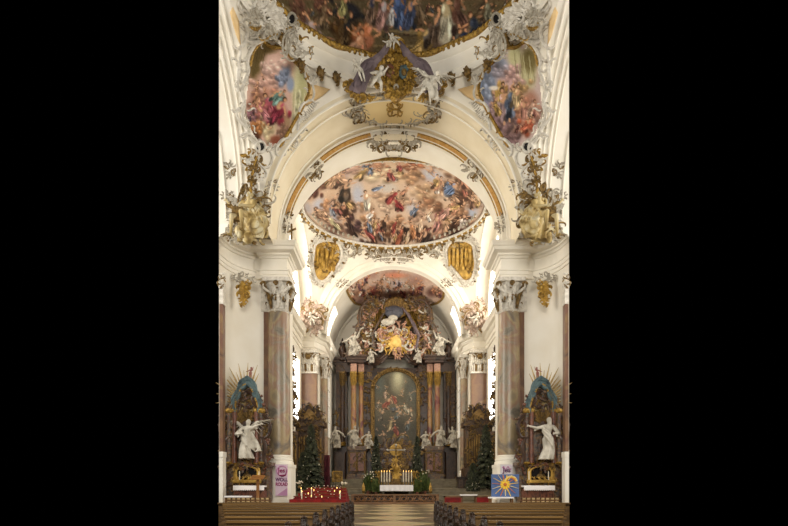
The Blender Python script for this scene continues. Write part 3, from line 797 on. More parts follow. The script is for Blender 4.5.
pal = [(186,92,66),(196,120,78),(206,150,104),(150,72,58),(108,70,56),(214,196,180),(96,112,142),(196,148,70),(170,124,96),(128,84,60),(180,64,56),(222,172,130)]
for cx, cy, w, h, n in ((338,205,14,22,16),(400,234,34,9,26),(456,208,16,18,20),(395,172,50,8,18),(430,220,18,10,12),(372,225,16,10,10),(330,178,16,7,8),(478,198,10,12,8),(438,186,18,8,9),(402,200,16,9,9),(320,222,8,8,4)):
    for _ in range(n):
        px, py = R.gauss(cx,w*.5), R.gauss(cy,h*.5)
        if ((px-396)/92)**2+((py-203)/44)**2 > .92 or R.random() < .2: continue
        x, y = q(px,py)
        if R.random() < .6: c.fig(x, y, R.uniform(10,19)*sc(px,py), R.choice(pal), R)
        else: c.putto(x, y, R.uniform(7,11)*sc(px,py), R)
for px,py,h,col,le in ((379,188,12,(120,140,176),1.3),(366,200,22,(206,186,160),0),(393,196,18,(186,50,46),.8),(398,204,16,(180,44,44),-.6),(453,188,20,(84,116,170),.5),(345,190,24,(78,62,48),.3),(371,214,14,(224,214,202),.7),(401,236,22,(196,90,52),.3),(412,230,18,(206,120,60),-.4),(350,225,20,(78,48,38),.2),(437,222,18,(196,118,104),-.3),(447,212,16,(206,140,118),.2),(462,178,16,(186,112,74),.1),(333,222,14,(196,180,120),0),(385,222,18,(96,62,42),.4),(425,238,20,(70,48,40),-.5),(395,226,16,(176,58,44),.5)):
    x, y = q(px,py); c.fig(x, y, h*1.15*sc(px,py), col, R, lean=le)
for px,py,rx,ry,col in ((350,232,14,4,(92,62,50)),(460,230,12,6,(104,70,54)),(330,214,6,5,(206,186,170)),(445,196,8,4,(214,186,160)),(412,192,9,4,(226,196,164)),(366,212,8,4,(216,190,170)),(345,194,4,5,(196,150,110)),(470,206,6,5,(130,90,66))): cb(px,py,rx,ry,col,.5,.9)
c.tone(.86,1.26,.76); c.grain(5, 4)
cols = c.sample(cu, cvv)
o = mb.build('vault_fresco', M_paint, None, True, False, cols)
tag(o, 'oval ceiling fresco of pinkish clouds and many figures over the choir bay', 'painting')

# --- chancel barrel vault fresco
ol = catmull([(347,291),(350,283),(362,275),(378,270),(395,268),(412,270),(428,275),(440,283),(444,291),(442,299),(434,304),(424,304),(410,301),(395,298),(380,301),(366,304),(355,303)], 6, True)
c = Cv(420, 170, (196,174,160)); X0, Y0, K = 344, 265, 4
c.clouds(R, 50, [(196,176,168),(168,132,116),(206,190,176),(150,112,104),(178,150,128)], 0, 0, 420, 170, 22, .7)
for px,py,rx,ry,col in ((375,290,10,6,(120,74,66)),(415,292,10,6,(112,66,56)),(395,275,16,4,(214,150,124)),(432,292,8,7,(104,76,70)),(358,294,8,6,(130,98,82)),(398,284,8,6,(206,200,206)),(395,295,24,5,(128,92,74))): c.blob((px-X0)*K,(py-Y0)*K,rx*K,ry*K,0,col,.9,.7)
for _ in range(64):
    px, py = R.uniform(350,441), R.gauss(290,6); c.fig((px-X0)*K,(py-Y0)*K,R.uniform(6,11)*K,R.choice([(140,60,56),(120,78,90),(206,180,160),(96,76,84),(190,120,90),(160,120,96),(110,60,52),(226,206,190)]),R)
for _ in range(24): c.putto((R.uniform(352,440)-X0)*K,(R.gauss(282,6)-Y0)*K,R.uniform(3.5,6)*K,R)
c.tone(.98,1.3,1.0); c.grain(8, 5)
mb, cols = panel(F_barr, ol, c, X0, Y0, K, .8)
o = mb.build('vault_fresco', M_paint, None, True, False, cols)
tag(o, 'kidney-shaped fresco of small figures on the vault just above the high altar', 'painting')
root_frc = o
mb = MB(); band(mb, F_barr, ol[::3], .16, True, 6, 3)
mb.build('gilded_frame', M_gold, o)

# --- pendentive frescoes
olL = catmull([(262,41),(271,47),(283,48),(292,60),(303,70),(308,88),(303,104),(293,122),(284,138),(276,146),(262,144),(252,132),(246,112),(247,90),(250,66),(254,50)], 5, True)
olR = [(788-x, y) for x, y in olL]
XL, XR, Y0, K = 240, 478, 36, 6
cL = Cv(450, 690, (206,172,156))
def bl(c, X0, px, py, rx, ry, col, al=1, soft=.5, ang=0): c.blob((px-X0)*K,(py-Y0)*K,rx*K,ry*K,ang,col,al,soft)
for a in ((256,62,12,30,(108,92,56)),(262,48,20,8,(116,98,60)),(300,90,11,40,(206,200,160)),(302,100,7,34,(188,184,140)),(273,68,15,16,(226,192,178)),(270,80,18,14,(216,176,160)),(284,72,8,12,(140,150,172)),(290,84,5,10,(150,160,180)),(262,95,12,14,(196,146,124)),(254,110,8,18,(168,120,104)),(256,128,9,9,(176,120,70)),(268,126,10,15,(206,184,150)),(270,122,7,10,(226,210,180)),(286,122,6,14,(168,140,110)),(254,136,8,7,(98,62,44)),(276,140,10,6,(146,90,70))): bl(cL, XL, *a)
for px, py, rx, ry, col in ((272,66,12,10,(222,186,172)),(266,82,14,9,(212,170,154)),(282,80,7,9,(150,158,178)),(262,98,13,9,(178,130,110)),(271,110,11,9,(182,84,98)),(279,112,8,12,(156,52,74)),(260,112,9,8,(196,126,120)),(277,97,8,5,(120,152,142)),(268,128,9,11,(214,192,154)),(256,126,7,8,(180,124,76)),(253,138,7,6,(96,64,46)),(283,132,6,10,(150,116,96)),(250,116,6,6,(150,110,116)),(298,108,5,16,(206,200,164))): cL.mass((px-XL)*K,(py-Y0)*K,rx*K,ry*K,col,R)
for q in range(6): cL.line((294+q*2.2-XL)*K,(84+q-Y0)*K,(292+q*2-XL)*K,(122-q*2-Y0)*K,3.5,(226,220,186) if q%2 else (172,166,126),.7)
for q in range(5): cL.line((250+q*4-XL)*K,(46-Y0)*K,(248+q*3-XL)*K,(74-Y0)*K,3,(130,112,74) if q%2 else (88,74,46),.7)
for px, py, h, col, le in ((257,84,10,(190,130,100),.2),(262,76,9,(196,140,110),-.3),(270,106,34,(190,84,96),-.5),(277,110,36,(158,40,64),.5),(262,112,24,(200,116,120),-.7),(278,96,22,(110,150,138),.8),(256,96,18,(206,140,96),.1),(252,108,14,(160,110,110),-.5),(258,124,12,(196,120,60),.6),(250,118,8,(90,70,90),0)): cL.fig((px-XL)*K,(py-Y0)*K,h*K,col,R,lean=le)
for px, py, h in ((256,88,7),(264,90,6),(270,128,6),(282,92,5)): cL.putto((px-XL)*K,(py-Y0)*K,h*K,R)
cL.tone(.9,1.25,.95); cL.grain(11,4)
cR = Cv(450, 690, (198,176,168))
for a in ((487,84,12,30,(146,160,186)),(498,66,14,14,(162,168,186)),(510,76,14,12,(200,164,160)),(515,55,9,16,(196,190,146)),(528,70,12,28,(190,182,140)),(530,60,10,16,(128,114,72)),(505,100,18,16,(186,146,150)),(500,120,16,16,(160,130,136)),(522,122,16,18,(196,150,130)),(530,104,12,18,(176,130,110)),(512,138,12,8,(150,120,120)),(488,104,6,12,(160,150,170))): bl(cR, XR, *a)
for px, py, rx, ry, col in ((500,70,13,9,(176,168,178)),(512,76,11,9,(206,166,156)),(490,92,8,16,(160,168,188)),(506,98,12,12,(176,136,128)),(500,100,6,14,(196,154,84)),(511,106,7,14,(104,112,130)),(517,98,7,10,(204,168,118)),(526,108,9,10,(190,134,108)),(532,112,7,12,(184,140,122)),(520,126,12,9,(196,154,132)),(504,124,11,10,(150,120,118)),(528,124,7,8,(196,104,72)),(512,136,10,6,(136,108,104)),(494,106,6,10,(182,150,150)),(522,90,8,8,(186,150,104))): cR.mass((px-XR)*K,(py-Y0)*K,rx*K,ry*K,col,R)
for q in range(7): cR.line((514+q*3-XR)*K,(46+q-Y0)*K,(518+q*3-XR)*K,(82+q-Y0)*K,3.5,(204,200,160) if q%2 else (134,124,86),.7)
for px, py, h, col, le in ((500,94,30,(200,156,66),.2),(504,104,40,(186,150,152),-.1),(511,102,38,(84,96,120),.1),(517,96,28,(206,168,110),.2),(525,108,26,(190,124,100),-.4),(532,108,22,(206,156,126),.3),(528,124,20,(206,96,60),.5),(535,112,12,(170,96,80),0),(518,128,12,(120,64,52),.4),(497,108,18,(196,150,60),-.2)): cR.fig((px-XR)*K,(py-Y0)*K,h*K,col,R,lean=le)
bl(cR, XR, 494, 88, 6, 3, (232,222,208), 1, .5)
for px, py, h in ((506,86,7),(514,84,7),(524,96,6),(532,116,6)): cR.putto((px-XR)*K,(py-Y0)*K,h*K,R)
cR.tone(.9,1.25,.9); cR.grain(12,4)
PEND = []
for ol, c, X0, lab in ((olL,cL,XL,'pendentive fresco of figures in pink and red robes beneath pale sky, left'),(olR,cR,XR,'pendentive fresco of figures in yellow and blue robes, upper right')):
    mb, cols = panel(F_pend, ol, c, X0, Y0, K, .8, .06)
    o = mb.build('pendentive_fresco', M_paint, None, True, False, cols)
    tag(o, lab, 'painting')
# ================================================================== ORNAMENT OF THE VAULTS
def copy_mirror(o, label): return copy_tree(o, mirror=True, label=label)

# --- pendentive cartouche frames (left built, right mirrored)
T = thing('pendentive_cartouche', (-9.4,34.5,24), 'white scrollwork cartouche with gilt edge round the pendentive fresco of pink and red robes', 'cartouche', 'stucco cartouches round the pendentive frescoes')
mg = MB(); mw = MB(); ms = MB()
band(mg, F_pend, [(263,41),(272,47),(283,48),(293,60),(304,71),(309,88),(304,104),(294,122),(285,138),(279,147)], .12)
band(mg, F_pend, [(263,41),(254,50),(250,66)], .09)
for x, y in ((266,43),(275,47),(287,51),(298,64),(306,78),(308,95),(299,113),(290,130)):
    rr = .13; knob(mg, F_pend, (x,y), rr); leaf(mg, F_pend, (x,y), math.atan2(y-95,x-276), 4, 1.1, .14)
band(mw, F_pend, [(260,38),(252,48),(247,60),(248,70),(244,82),(241,92),(244,104),(242,116),(248,130),(250,138),(258,147)], .12)
band(mw, F_pend, [(240,34),(240,52),(238,72),(237,92)], .09)
R = random.Random(21)
for a, b, r, k, fl in (((238,2),(243,22),0.104,'S',1),((243,24),(238,48),0.125,'C',1),((246,40),(266,34),0.135,'C',-1),((236,60),(243,84),0.104,'S',-1),((240,88),(236,112),0.104,'C',1),((236,112),(246,136),0.114,'S',1),((244,134),(258,152),0.125,'C',1),
    ((264,34),(282,28),0.125,'S',1),((282,44),(298,50),0.114,'C',-1),((296,44),(303,62),0.114,'S',1),((306,66),(313,84),0.114,'C',-1),((314,78),(311,100),0.104,'S',1),((310,100),(300,118),0.114,'C',-1),((302,118),(292,138),0.114,'S',1),((290,138),(276,154),0.125,'C',-1),
    ((252,30),(243,10),0.104,'C',-1),((262,30),(252,12),0.114,'S',1),((272,26),(264,10),0.104,'C',1),((300,44),(292,30),0.094,'C',1),((268,38),(258,28),0.104,'C',1),((256,150),(250,164),0.094,'S',-1),((270,152),(266,168),0.094,'C',1),((258,160),(266,176),0.088,'S',1)):
    scroll(mw, F_pend, a, b, r, k, fl, 6)
for i in range(80):
    t = i/80*2*PI
    x, y = 277+math.cos(t)*34+R.uniform(-3,3), 92+math.sin(t)*60+R.uniform(-3,3)
    if x < 240: x = 240+R.uniform(-2,4)
    an = R.uniform(0,2*PI); L = R.uniform(3,5.5)
    leaf(mw if R.random() < .78 else ms, F_pend, (x,y), an, L, L*.26, .12)
    if i%3 == 0: scroll(mw, F_pend, (x,y), (x+math.cos(an)*7,y+math.sin(an)*7), .07, R.choice('CS'), R.choice((-1,1)))
for i in range(22):                               # rays of shell work along the lower right
    t = i/21; x, y = 311-22*t, 100+44*t
    leaf(mw, F_pend, (x,y), .75+R.uniform(-.15,.15), 8, .6, .14)
mg.build('gilded_edge', M_gold, T); mw.build('white_scrollwork', M_stucco, T); ms.build('grey_leaf', M_stgrey, T)
mb = MB(); rocaille(mb, mb, F_pend, 265, 20, 34, 30, 5, 26, .16, 0); mb.build('shell_crest', M_stucco, T)
mb = MB(); q = [F_pend(259.5+5*math.cos(a*PI/10), 147+5.5*math.sin(a*PI/10), .12) for a in range(21)]; mb.tube(q, .09, 6); mb.build('oculus_rim', M_stucco, T)
mb = MB(); mb.add([tuple(F_pend(259.5+4.6*math.cos(a*PI/10), 147+5*math.sin(a*PI/10), .1)) for a in range(20)], [tuple(range(20))]); mb.build('oculus', M_black, T, False)
copy_mirror(T, 'white scrollwork cartouche with gilt edge round the pendentive fresco of yellow and blue robes')

# gilded drop below the oculus
T = thing('gilded_drop', (-9.6,35.6,24), 'gilt stucco drop hanging below the left pendentive oculus', 'ornament', 'gilded drops below the pendentives')
mg = MB(); mw = MB()
encrust(F_pend, [(250,156),(261,156),(258,176),(254,196),(247,196),(248,172)], [('gilded_husk',M_goldd,.6),('white_husk',M_stucco,.4)], 34, .09, 71, T, L=(4,8))
band(mg, F_pend, [(257,153),(253,166),(251,180),(250,196)], .12)
rocaille(mw, mg, F_pend, 254, 165, 18, 34, 9, 12, .12, .4)
mg.build('gilded_stem', M_gold, T); mw.build('white_scroll', M_stucco, T)
copy_mirror(T, 'gilt stucco drop hanging below the right pendentive oculus')

# small stucco sprays
def spray(name, f, cx, cy, w, h, seed, label, n=7, r=.1, gold=.25, m=None, group='stucco sprays on the white vault'):
    mw, mg = MB(), MB(); rocaille(mw, mg, f, cx, cy, w, h, seed, n, r, gold)
    T = thing(name, f(cx,cy,0), label, 'ornament', group)
    mw.build('scroll', m or M_stgrey, T)
    if mg.v: mg.build('gilded_leaf', M_goldd, T)
    return T
t = spray('stucco_spray', F_trans, 230, 170, 12, 18, 31, 'small grey stucco spray on the left transept arch beside the gilt drop', r=.09)
copy_mirror(t, 'small grey stucco spray on the right transept arch beside the gilt drop')
t = spray('stucco_spray', F_arch, 272, 187, 11, 16, 32, 'small grey stucco spray low on the left of the broad choir arch', r=.09)
copy_mirror(t, 'small grey stucco spray low on the right of the broad choir arch')
t = spray('stucco_spray', F_trans, 228, 196, 12, 10, 37, 'lower grey stucco spray on the left transept arch above the pier cornice', r=.09)
copy_mirror(t, 'lower grey stucco spray on the right transept arch above the pier cornice')

# --- cartouche on the choir arch
T = thing('arch_cartouche', (0,38,31), 'oblong cream stucco cartouche with gilt initials on the crown of the choir arch', 'cartouche')
ol = catmull([(362,108),(360,98),(372,95),(395,97),(418,95),(430,98),(428,108),(432,116),(420,121),(395,125),(370,121),(357,116)], 5, True)
mb = MB()
def inner(mb, f, ol, n=.05):
    cx = sum(p[0] for p in ol)/len(ol); cy = sum(p[1] for p in ol)/len(ol)
    vs = [f(cx,cy,n)]+[f(cx+(x-cx)*t,cy+(y-cy)*t,n) for t in (.5,1) for x,y in ol]; k = len(ol)
    mb.add(vs, [(0,1+i,1+(i+1)%k) for i in range(k)]+[(1+i,1+k+i,1+k+(i+1)%k,1+(i+1)%k) for i in range(k)])
inner(mb, F_arch, ol); mb.build('cream_field', mat('pale_yellow_field',(228,204,152),.8), T)
mw, mg = MB(), MB(); band(mw, F_arch, ol[::5], .08, True)
R = random.Random(4)
for i in range(64):
    t = i/64*2*PI; x, y = 395+math.cos(t)*40, 109+math.sin(t)*14.5
    leaf(mw if i%3 else mg, F_arch, (x,y), t+R.uniform(-.8,.8), R.uniform(3,5), 1.1, .16)
    if i%2: scroll(mw, F_arch, (x,y), (x+R.uniform(-8,8),y+R.uniform(-5,5)), .07, 'C', R.choice((-1,1)))
for sx in (-1,1):
    rocaille(mw, mg, F_arch, 395+sx*36, 108, 20, 22, 14, 11, .14, .3)
mw.build('scroll_frame', M_stgrey, T); mg.build('gilded_leaf', M_goldd, T)
mb = MB()
for a, b, fl in (((391,103),(391,115),1),((399,103),(399,115),-1),((388,106),(402,112),1),((402,106),(388,112),-1)): scroll(mb, F_arch, a, b, .09, 'S', fl)
rocaille(mb, mb, F_arch, 395, 109, 14, 12, 6, 6, .14, 1)
knob(mb, F_arch, (395,101), .16)
mb.build('gilded_monogram', M_gold, T)

# --- ochre panels and stucco of the arch order
T = thing('arch_ornament', (0,39.9,30), 'band of ochre gilt panels on the face of the choir arch', 'ornament')
def polar(R, a): return (394+R*math.cos(a), 244.2-R*math.sin(a))
def archband(R0, R1, a0, a1, n=.03, k=30):
    mb = MB()
    vs = []
    for i in range(k+1):
        a = a0+(a1-a0)*i/k
        for r in (R0, R1): vs.append(F_face(*polar(r,a), n))
    for i in range(k+1):
        a = a0+(a1-a0)*i/k
        for r in (R0, R1): vs.append(F_face(*polar(r,a), 0))
    m = 2*(k+1)
    mb.add(vs, [(2*i,2*i+1,2*i+3,2*i+2) for i in range(k)]+[(2*i,2*i+2,m+2*i+2,m+2*i) for i in range(k)]+[(2*i+1,m+2*i+1,m+2*i+3,2*i+3) for i in range(k)])
    return mb
for a0, a1 in ((.26,.64),(.86,1.36),(PI-1.36,PI-.86),(PI-.64,PI-.26)):
    p = archband(107.9, 112.6, a0, a1, .05).build('ochre_panel', M_ochre, T)
    mb = MB()
    for r in (107.3, 113.2): mb.tube([F_face(*polar(r,a0+(a1-a0)*i/24),.05) for i in range(25)], .07, 5)
    mb.build('gilded_fillet', M_gold, p)
def cluster(T, f, *a):
    mw, mg = MB(), MB(); rocaille(mw, mg, f, *a)
    p = mw.build('stucco_cluster', M_stgrey, T)
    if mg.v: mg.build('gilded_leaf', M_goldd, p)
for a in (.75, PI-.75): cluster(T, F_face, *polar(110.2,a), 16, 16, 17, 12, .14, .35)
for a in (.2, PI-.2): cluster(T, F_face, *polar(109.5,a), 10, 26, 18, 10, .14, .3)
cluster(T, F_face, 394, 144, 54, 14, 19, 34, .15, .35, True)
mb = MB()
inner(mb, F_face, catmull([(376,137),(394,135),(412,137),(412,142),(394,141),(376,142)],4,True), .12); mb.build('keystone_tablet', M_cream, T)

# --- ring frieze: gilt brackets and gilt fresco edge
mb = MB()
mb.tube([(9.62*math.sin(a), 26+9.62*math.cos(a), 33.28+.07*math.sin(a*17)) for a in [(-1.45+2.9*i/120) for i in range(121)]], .2, 6)
for i in range(70):
    a = -1.4+2.8*i/69; mb.ell((9.55*math.sin(a), 26+9.55*math.cos(a), 33.25), (.17,.17,.2), 6, 5)
o = mb.build('gilded_fresco_edge', M_gold, None, True, True); tag(o, 'gilt beaded edge along the rim of the dome fresco', 'moulding')
M_peach = mat('peach_field', (226,196,146), .8, rgb2=(216,180,126), scale=2)
for nm, L in (('left',[(312,84),(330,89),(322,96),(306,106),(304,98)]),('left corner',[(233,6),(239,20),(241,46),(236,34),(230,12)])):
    for s in (-1,1):
        ol = [(x if s < 0 else 788-x, y) for x, y in L]; mb = MB(); inner(mb, F_pend if nm != 'left corner' else F_trans, ol, .05)
        o = mb.build('peach_ornament', M_peach, None); tag(o, ('peach painted field %s of the choir arch crown' if nm == 'left' else 'narrow peach painted field on the %s transept arch edge') % ('left' if s < 0 else 'right'), 'ornament', 'peach fields of the vault')
        o.modifiers.new('thick','SOLIDIFY').thickness = .03
n = 0
for px, py, L in ((320,74,'third from the left'),(336,79,'fourth from the left'),(300,66,'second from the left'),(281,40,'first from the left'),(452,79,'fourth from the right'),(468,74,'third from the right'),(488,66,'second from the right'),(507,40,'first from the right')):
    mb = MB(); knob(mb, F_ring, (px,py), .28)
    for dx, dy, an in ((0,-4,-PI/2),(0,4,PI/2),(-2,0,PI),(2,0,0),(-2,-3,-2.4),(2,-3,-.7)): leaf(mb, F_ring, (px+dx*.4,py+dy*.5), an, 4.5, 1.3, .2)
    scroll(mb, F_ring, (px-2,py-5), (px+2,py+6), .12, 'S', 1)
    o = mb.build('gilded_bracket', M_goldd, None); tag(o, 'gilt leaf bracket on the white dome frieze, '+L, 'ornament', 'gilt brackets on the dome frieze')
T = thing('frieze_scrollwork', (-6.6,32,32), 'white shell and scroll cluster breaking over the dome rim left of centre', 'ornament', 'stucco clusters on the dome rim')
mw, mg = MB(), MB()
fr = lambda x, y, n=0.: at(x, y, 33.2-abs(x-394)*.012)+Vector((0,-n,0))
rocaille(mw, mg, fr, 301, 48, 22, 16, 44, 6, .1, .3); rocaille(mw, mg, fr, 293, 24, 10, 16, 45, 5, .1, .2)
frr = lambda x, y, n=0.: F_ring(x, y, n+.25)
rocaille(mw, mg, frr, 262, 24, 26, 30, 46, 16, .15, .22); rocaille(mw, mg, frr, 272, 34, 16, 16, 47, 8, .13, .25)
for q in range(5): scroll(mw, fr, (284+q*2,54+(q%3)*3), (288+q*1.6,38-(q%4)*4), .08, 'CS'[q%2], 1 if q%3 else -1)
mw.build('grey_scroll', M_stgrey, T); mg.build('gilded_leaf', M_gold, T)
p = MB(); p.tube([fr(292.5+4*math.cos(a*PI/9),22+6*math.sin(a*PI/9),.2) for a in range(19)], .08, 6); p = p.build('vase_ring', M_stgrey, T)
mb = MB(); mb.add([tuple(fr(292.5+3.6*math.cos(a*PI/9),22+5.4*math.sin(a*PI/9),.15)) for a in range(18)], [tuple(range(18))]); mb.build('dark_opening', M_black, p, False)
copy_mirror(T, 'white shell and scroll cluster breaking over the dome rim right of centre')

# --- coat of arms over the choir arch
YA = 34.6; f = lambda x, y, n=0.: at(x, y, YA)+Vector((0,-n,0))
T = thing('coat_of_arms', at(397,90,YA), 'gilded coat of arms under a parted grey drapery above the choir arch', 'coat of arms')
mb = MB()
mb.pprism(catmull([(383,62),(390,54),(397,48),(405,54),(412,62),(413,76),(408,88),(397,97),(386,88),(381,76)],4,True), YA, .5)
R = random.Random(8)
for i in range(34):
    t = i/34*2*PI; x, y = 397+math.cos(t)*15, 73+math.sin(t)*22
    scroll(mb, f, (x,y), (x+R.uniform(-8,8),y+R.uniform(-8,8)), .2, R.choice('CS'), R.choice((-1,1)), 6); leaf(mb, f, (x,y), t+R.uniform(-.6,.6), 6, 1.6, .3)
mb.build('gilded_cartouche', M_gold, T)
for cx, cy, rx, ry, m, nm in ((390,71,5,7,M_redmar,'left_shield'),(404,72,5.5,7.5,M_teal,'right_shield'),(396,88,3,4,M_stgrey,'small_shield')):
    mb = MB(); mb.ell(at(cx,cy,YA-.15), (rx*YA/FP,.2,ry*YA/FP), 14, 8); sh = mb.build(nm.split('_')[1], m, T)
    mb = MB(); mb.ell(at(cx,cy,YA-.34), (rx*.5*YA/FP,.1,ry*.5*YA/FP), 10, 6); mb.build('charge', M_goldd, sh)
mb = MB()
mb.lathe((at(396,44,YA).x, YA), [(.3,at(396,52,YA).z),(.62,at(396,50,YA).z),(.5,at(396,47,YA).z),(.66,at(396,44,YA).z),(.1,at(396,38,YA).z)], 12, .05); mb.build('crown', M_gold, T)
def drape(s):
    mb = MB()
    for q in range(6):
        o = (q-2.5)
        pts = [(395+s*2,42),(395+s*(10+o*.3),54+o*.3),(395+s*(19+o*.9),64+o*.6),(395+s*(27+o*1.6),70-o*.3),(395+s*(33+o*1.9),80-o*.3),(395+s*(38+o*1.9),95-abs(o)*1.2)]
        pt = catmull(pts, 4); m = len(pt)
        mb.tube([f(x,y,.1+.22*math.sin(q*1.9+i*.5)) for i,(x,y) in enumerate(pt)], [.12+.2*min(1,i/8)*(1-.4*(i/m)) for i in range(m)], 6)
    return mb
for s in (-1,1):
    d = drape(s).build('drapery', M_purple, T)
    encrust(f, [(395+s*22,99),(395+s*33,101),(395+s*45,97),(395+s*51,84),(395+s*44,78),(395+s*42,90),(395+s*30,95)], [('gilded_fringe',M_gold,.8),('dark_fringe',M_goldd,.2)], 26, .09, 40+s, d, L=(4,8))
encrust(lambda x,y,n=0.: f(x,y,n+.1), catmull([(380,62),(390,50),(397,44),(405,50),(415,62),(417,78),(409,92),(397,101),(385,92),(377,78)],3,True), [('gilded_scrollwork',M_gold,.6),('old_gilt_scrollwork',M_goldd,.4)], 60, .1, 43, T, L=(4,9))
put_lbl = 'stucco angels and cherubs round the coat of arms'
cherub1 = figure('cherub_reach', False, ((.2,-.06,.72),(.3,-.1,.88)), ((-.2,-.06,.6),(-.26,-.16,.5)), .35, ((.14,-.1,.3),(.2,.02,.08)), ((-.1,-.12,.3),(-.2,.0,.18)), True, 3)
cherub2 = figure('cherub_sit', False, ((.22,-.06,.6),(.34,-.1,.62)), ((-.18,-.1,.62),(-.1,-.2,.72)), -.3, ((.12,-.2,.42),(.16,-.2,.18)), ((-.08,-.22,.4),(-.05,-.2,.15)), True, 4)
angel0 = figure('angel_fly', False, ((.22,-.06,.70),(.34,-.08,.6)), ((-.22,-.08,.74),(-.36,-.1,.82)), .4, ((.12,-.1,.3),(.2,.0,.06)), ((-.08,-.14,.3),(-.22,-.02,.1)), False, 5, True)
k = YA/FP
for me, px, py, hp, rz, mi, ry, lab, wg in ((cherub1,376,92,27,.2,False,.1,'white cherub at the lower left of the coat of arms, arm raised',False),(cherub2,389.5,53,16,0,True,0,'left of two white cherubs above the coat of arms',False),(cherub1,397,49,16,0,True,-.2,'right of two white cherubs above the coat of arms',False),
      (angel0,423,104,34,-.1,False,.3,'white angel with spread limbs at the lower right of the coat of arms',True),(figure('draped_cherub',False,((.18,-.06,.86),(.2,-.1,1.0)),((-.2,-.08,.62),(-.28,-.1,.5)),-.3,((.06,-.06,.27),(.05,0,.04)),((-.1,-.1,.3),(-.06,0,.1)),False,9),364,82,24,0,False,-.3,'slim white figure clinging to the left drapery of the coat of arms',False)):
    statue('cherub_figure' if me is not angel0 else 'angel_figure', me, M_statue, at(px,py,YA-.75), hp*k, lab, 'statue', rz, mi, wg, put_lbl, 0, ry)

# --- far ring of the choir fresco: gilt parapet edge, brackets
T = thing('fresco_rim', (0,51,30.5), 'gilt and white rim with small brackets round the choir vault fresco', 'moulding')
ringp = lambda a, dr=0, dz=0: ((10+dr)*math.cos(a), YC+(HB+dr)*math.sin(a), 20.6+10.2+.23*math.sin(a)+dz)
mb = MB(); mb.tube([ringp(2*PI*i/120,-.05,-.1) for i in range(121)], .17, 6); mb.build('gilded_edge', M_gold, T)
mb = MB(); mb.tube([ringp(2*PI*i/120,-.35,-.02) for i in range(121)], .14, 6)
for i in range(60): a = 2*PI*i/60; mb.ell(ringp(a,-.2,-.18), (.16,.16,.2), 6, 4)
mb.build('white_moulding', M_stucco, T)
for i in range(13):
    a = PI*(.2+.6*i/12); mb = MB(); p = Vector(ringp(a,-.1,-.45)); mb.ell(p, (.16,.14,.34), 7, 5); mb.ell(p+Vector((0,-.05,-.32)), (.09,.09,.14), 6, 4); mb.ell(p+Vector((0,-.05,.05)), (.34,.1,.1), 6, 4); mb.build('bracket', M_goldd, T)
for x, w in ((394,60),(350,26),(438,26)): cluster(T, F_sail, x, 254 if x == 394 else 250, w, 12, int(x), 22, .15, .3, x == 394)
for s in (-1,1):
    mw, mg = MB(), MB()
    for q in range(8):
        px, py = 394+s*(92-q*4.5), 212+q*5.2; rocaille(mw, mg, F_sail, px, py, 9, 9, 70+q, 6, .13, .4)
    for q in range(9): px, py = 394+s*(90-q*4.6), 205+q*5; leaf(mw, F_sail, (px,py), PI/2+s*.4, 5, 1.2, .2)
    p = mw.build('stucco_garland', M_stgrey, T); mg.build('gilded_leaf', M_goldd, p)
    mw = MB()                                     # stone parapet on the fresco's lower side
    for q in range(11):
        a = PI*(.06+.26*q/10) if s > 0 else PI*(.94-.26*q/10)
        mw.ell(Vector(ringp(a,-1.0,.25)), (.15,.15,.34), 6, 5)
    mw.tube([Vector(ringp(PI*(.05+.28*i/20) if s > 0 else PI*(.95-.28*i/20),-1.25,.6)) for i in range(21)], .15, 6)
    mw.build('parapet', M_stgrey, T)

# --- gilded reliefs on the choir pendentives
M_gild2 = mat('bright_gilding', (206,166,78), .45, .3, rgb2=(130,98,40), scale=1.6, bump=.5)
def relief(side):
    T = thing('gilded_relief', F_sail(326,262), 'gilded relief with kneeling figures in a white scroll frame, left choir pendentive' if side < 0 else 'gilded relief with figures among columns in a white scroll frame, right choir pendentive', 'relief', 'gilded reliefs on the choir pendentives')
    ol = catmull([(313,254),(315,244),(325,239.5),(337,242),(341.5,252),(339,263),(332,272),(324,281),(316,279),(312,266)], 5, True)
    if side > 0: ol = [(788-x,y) for x,y in ol]
    mb = MB(); inner(mb, F_sail, ol, .06); p = mb.build('gilded_ground', M_gild2, T)
    encrust(F_sail, ol, [('gilded_relief_work',M_gild2,.6),('dark_relief_work',M_goldd,.4)], 40, .1, 31+side, p, L=(3,7))
    R = random.Random(5+side); mb = MB()
    for q in range(9):
        x, y = 326+R.uniform(-8,8), 260+R.uniform(-10,10); x = x if side < 0 else 788-x
        b = F_sail(x,y,.2); mb.ell(b, (.22,.2,.55), 8, 6); mb.ell(b+Vector((0,-.05,.62)), (.17,.17,.2), 7, 5)
        capsule(mb, b+Vector((.1,-.1,.3)), b+Vector((R.uniform(-.6,.6),-.3,R.uniform(-.1,.6))), .08, .05, 6)
    for q in range(3 if side < 0 else 6):
        x = 317+q*4.2; x = x if side < 0 else 788-x; mb.tube([F_sail(x,248,.15),F_sail(x,266,.15)], .18, 7)
    mb.build('relief_figure', M_gild2, p)
    mw, mg = MB(), MB(); band(mw, F_sail, [ol[i] for i in range(0,len(ol),5)], .2, True)
    R = random.Random(61)
    for i in range(40):
        x, y = ol[(i*len(ol))//40]; cx, cy = (326,260) if side < 0 else (462,260); a = math.atan2(y-cy,x-cx)
        scroll(mw, F_sail, (x+math.cos(a)*2,y+math.sin(a)*2), (x+math.cos(a+.9)*6.5,y+math.sin(a+.9)*6.5), .12, 'CS'[i%2], 1 if i%3 else -1); leaf(mw if i%4 else mg, F_sail, (x+math.cos(a)*2,y+math.sin(a)*2), a+R.uniform(-1,1), 5, 1.2, .18)
    mw.build('scroll_frame', M_stucco, T); mg.build('gilded_leaf', M_goldd, T)
relief(-1); relief(1)
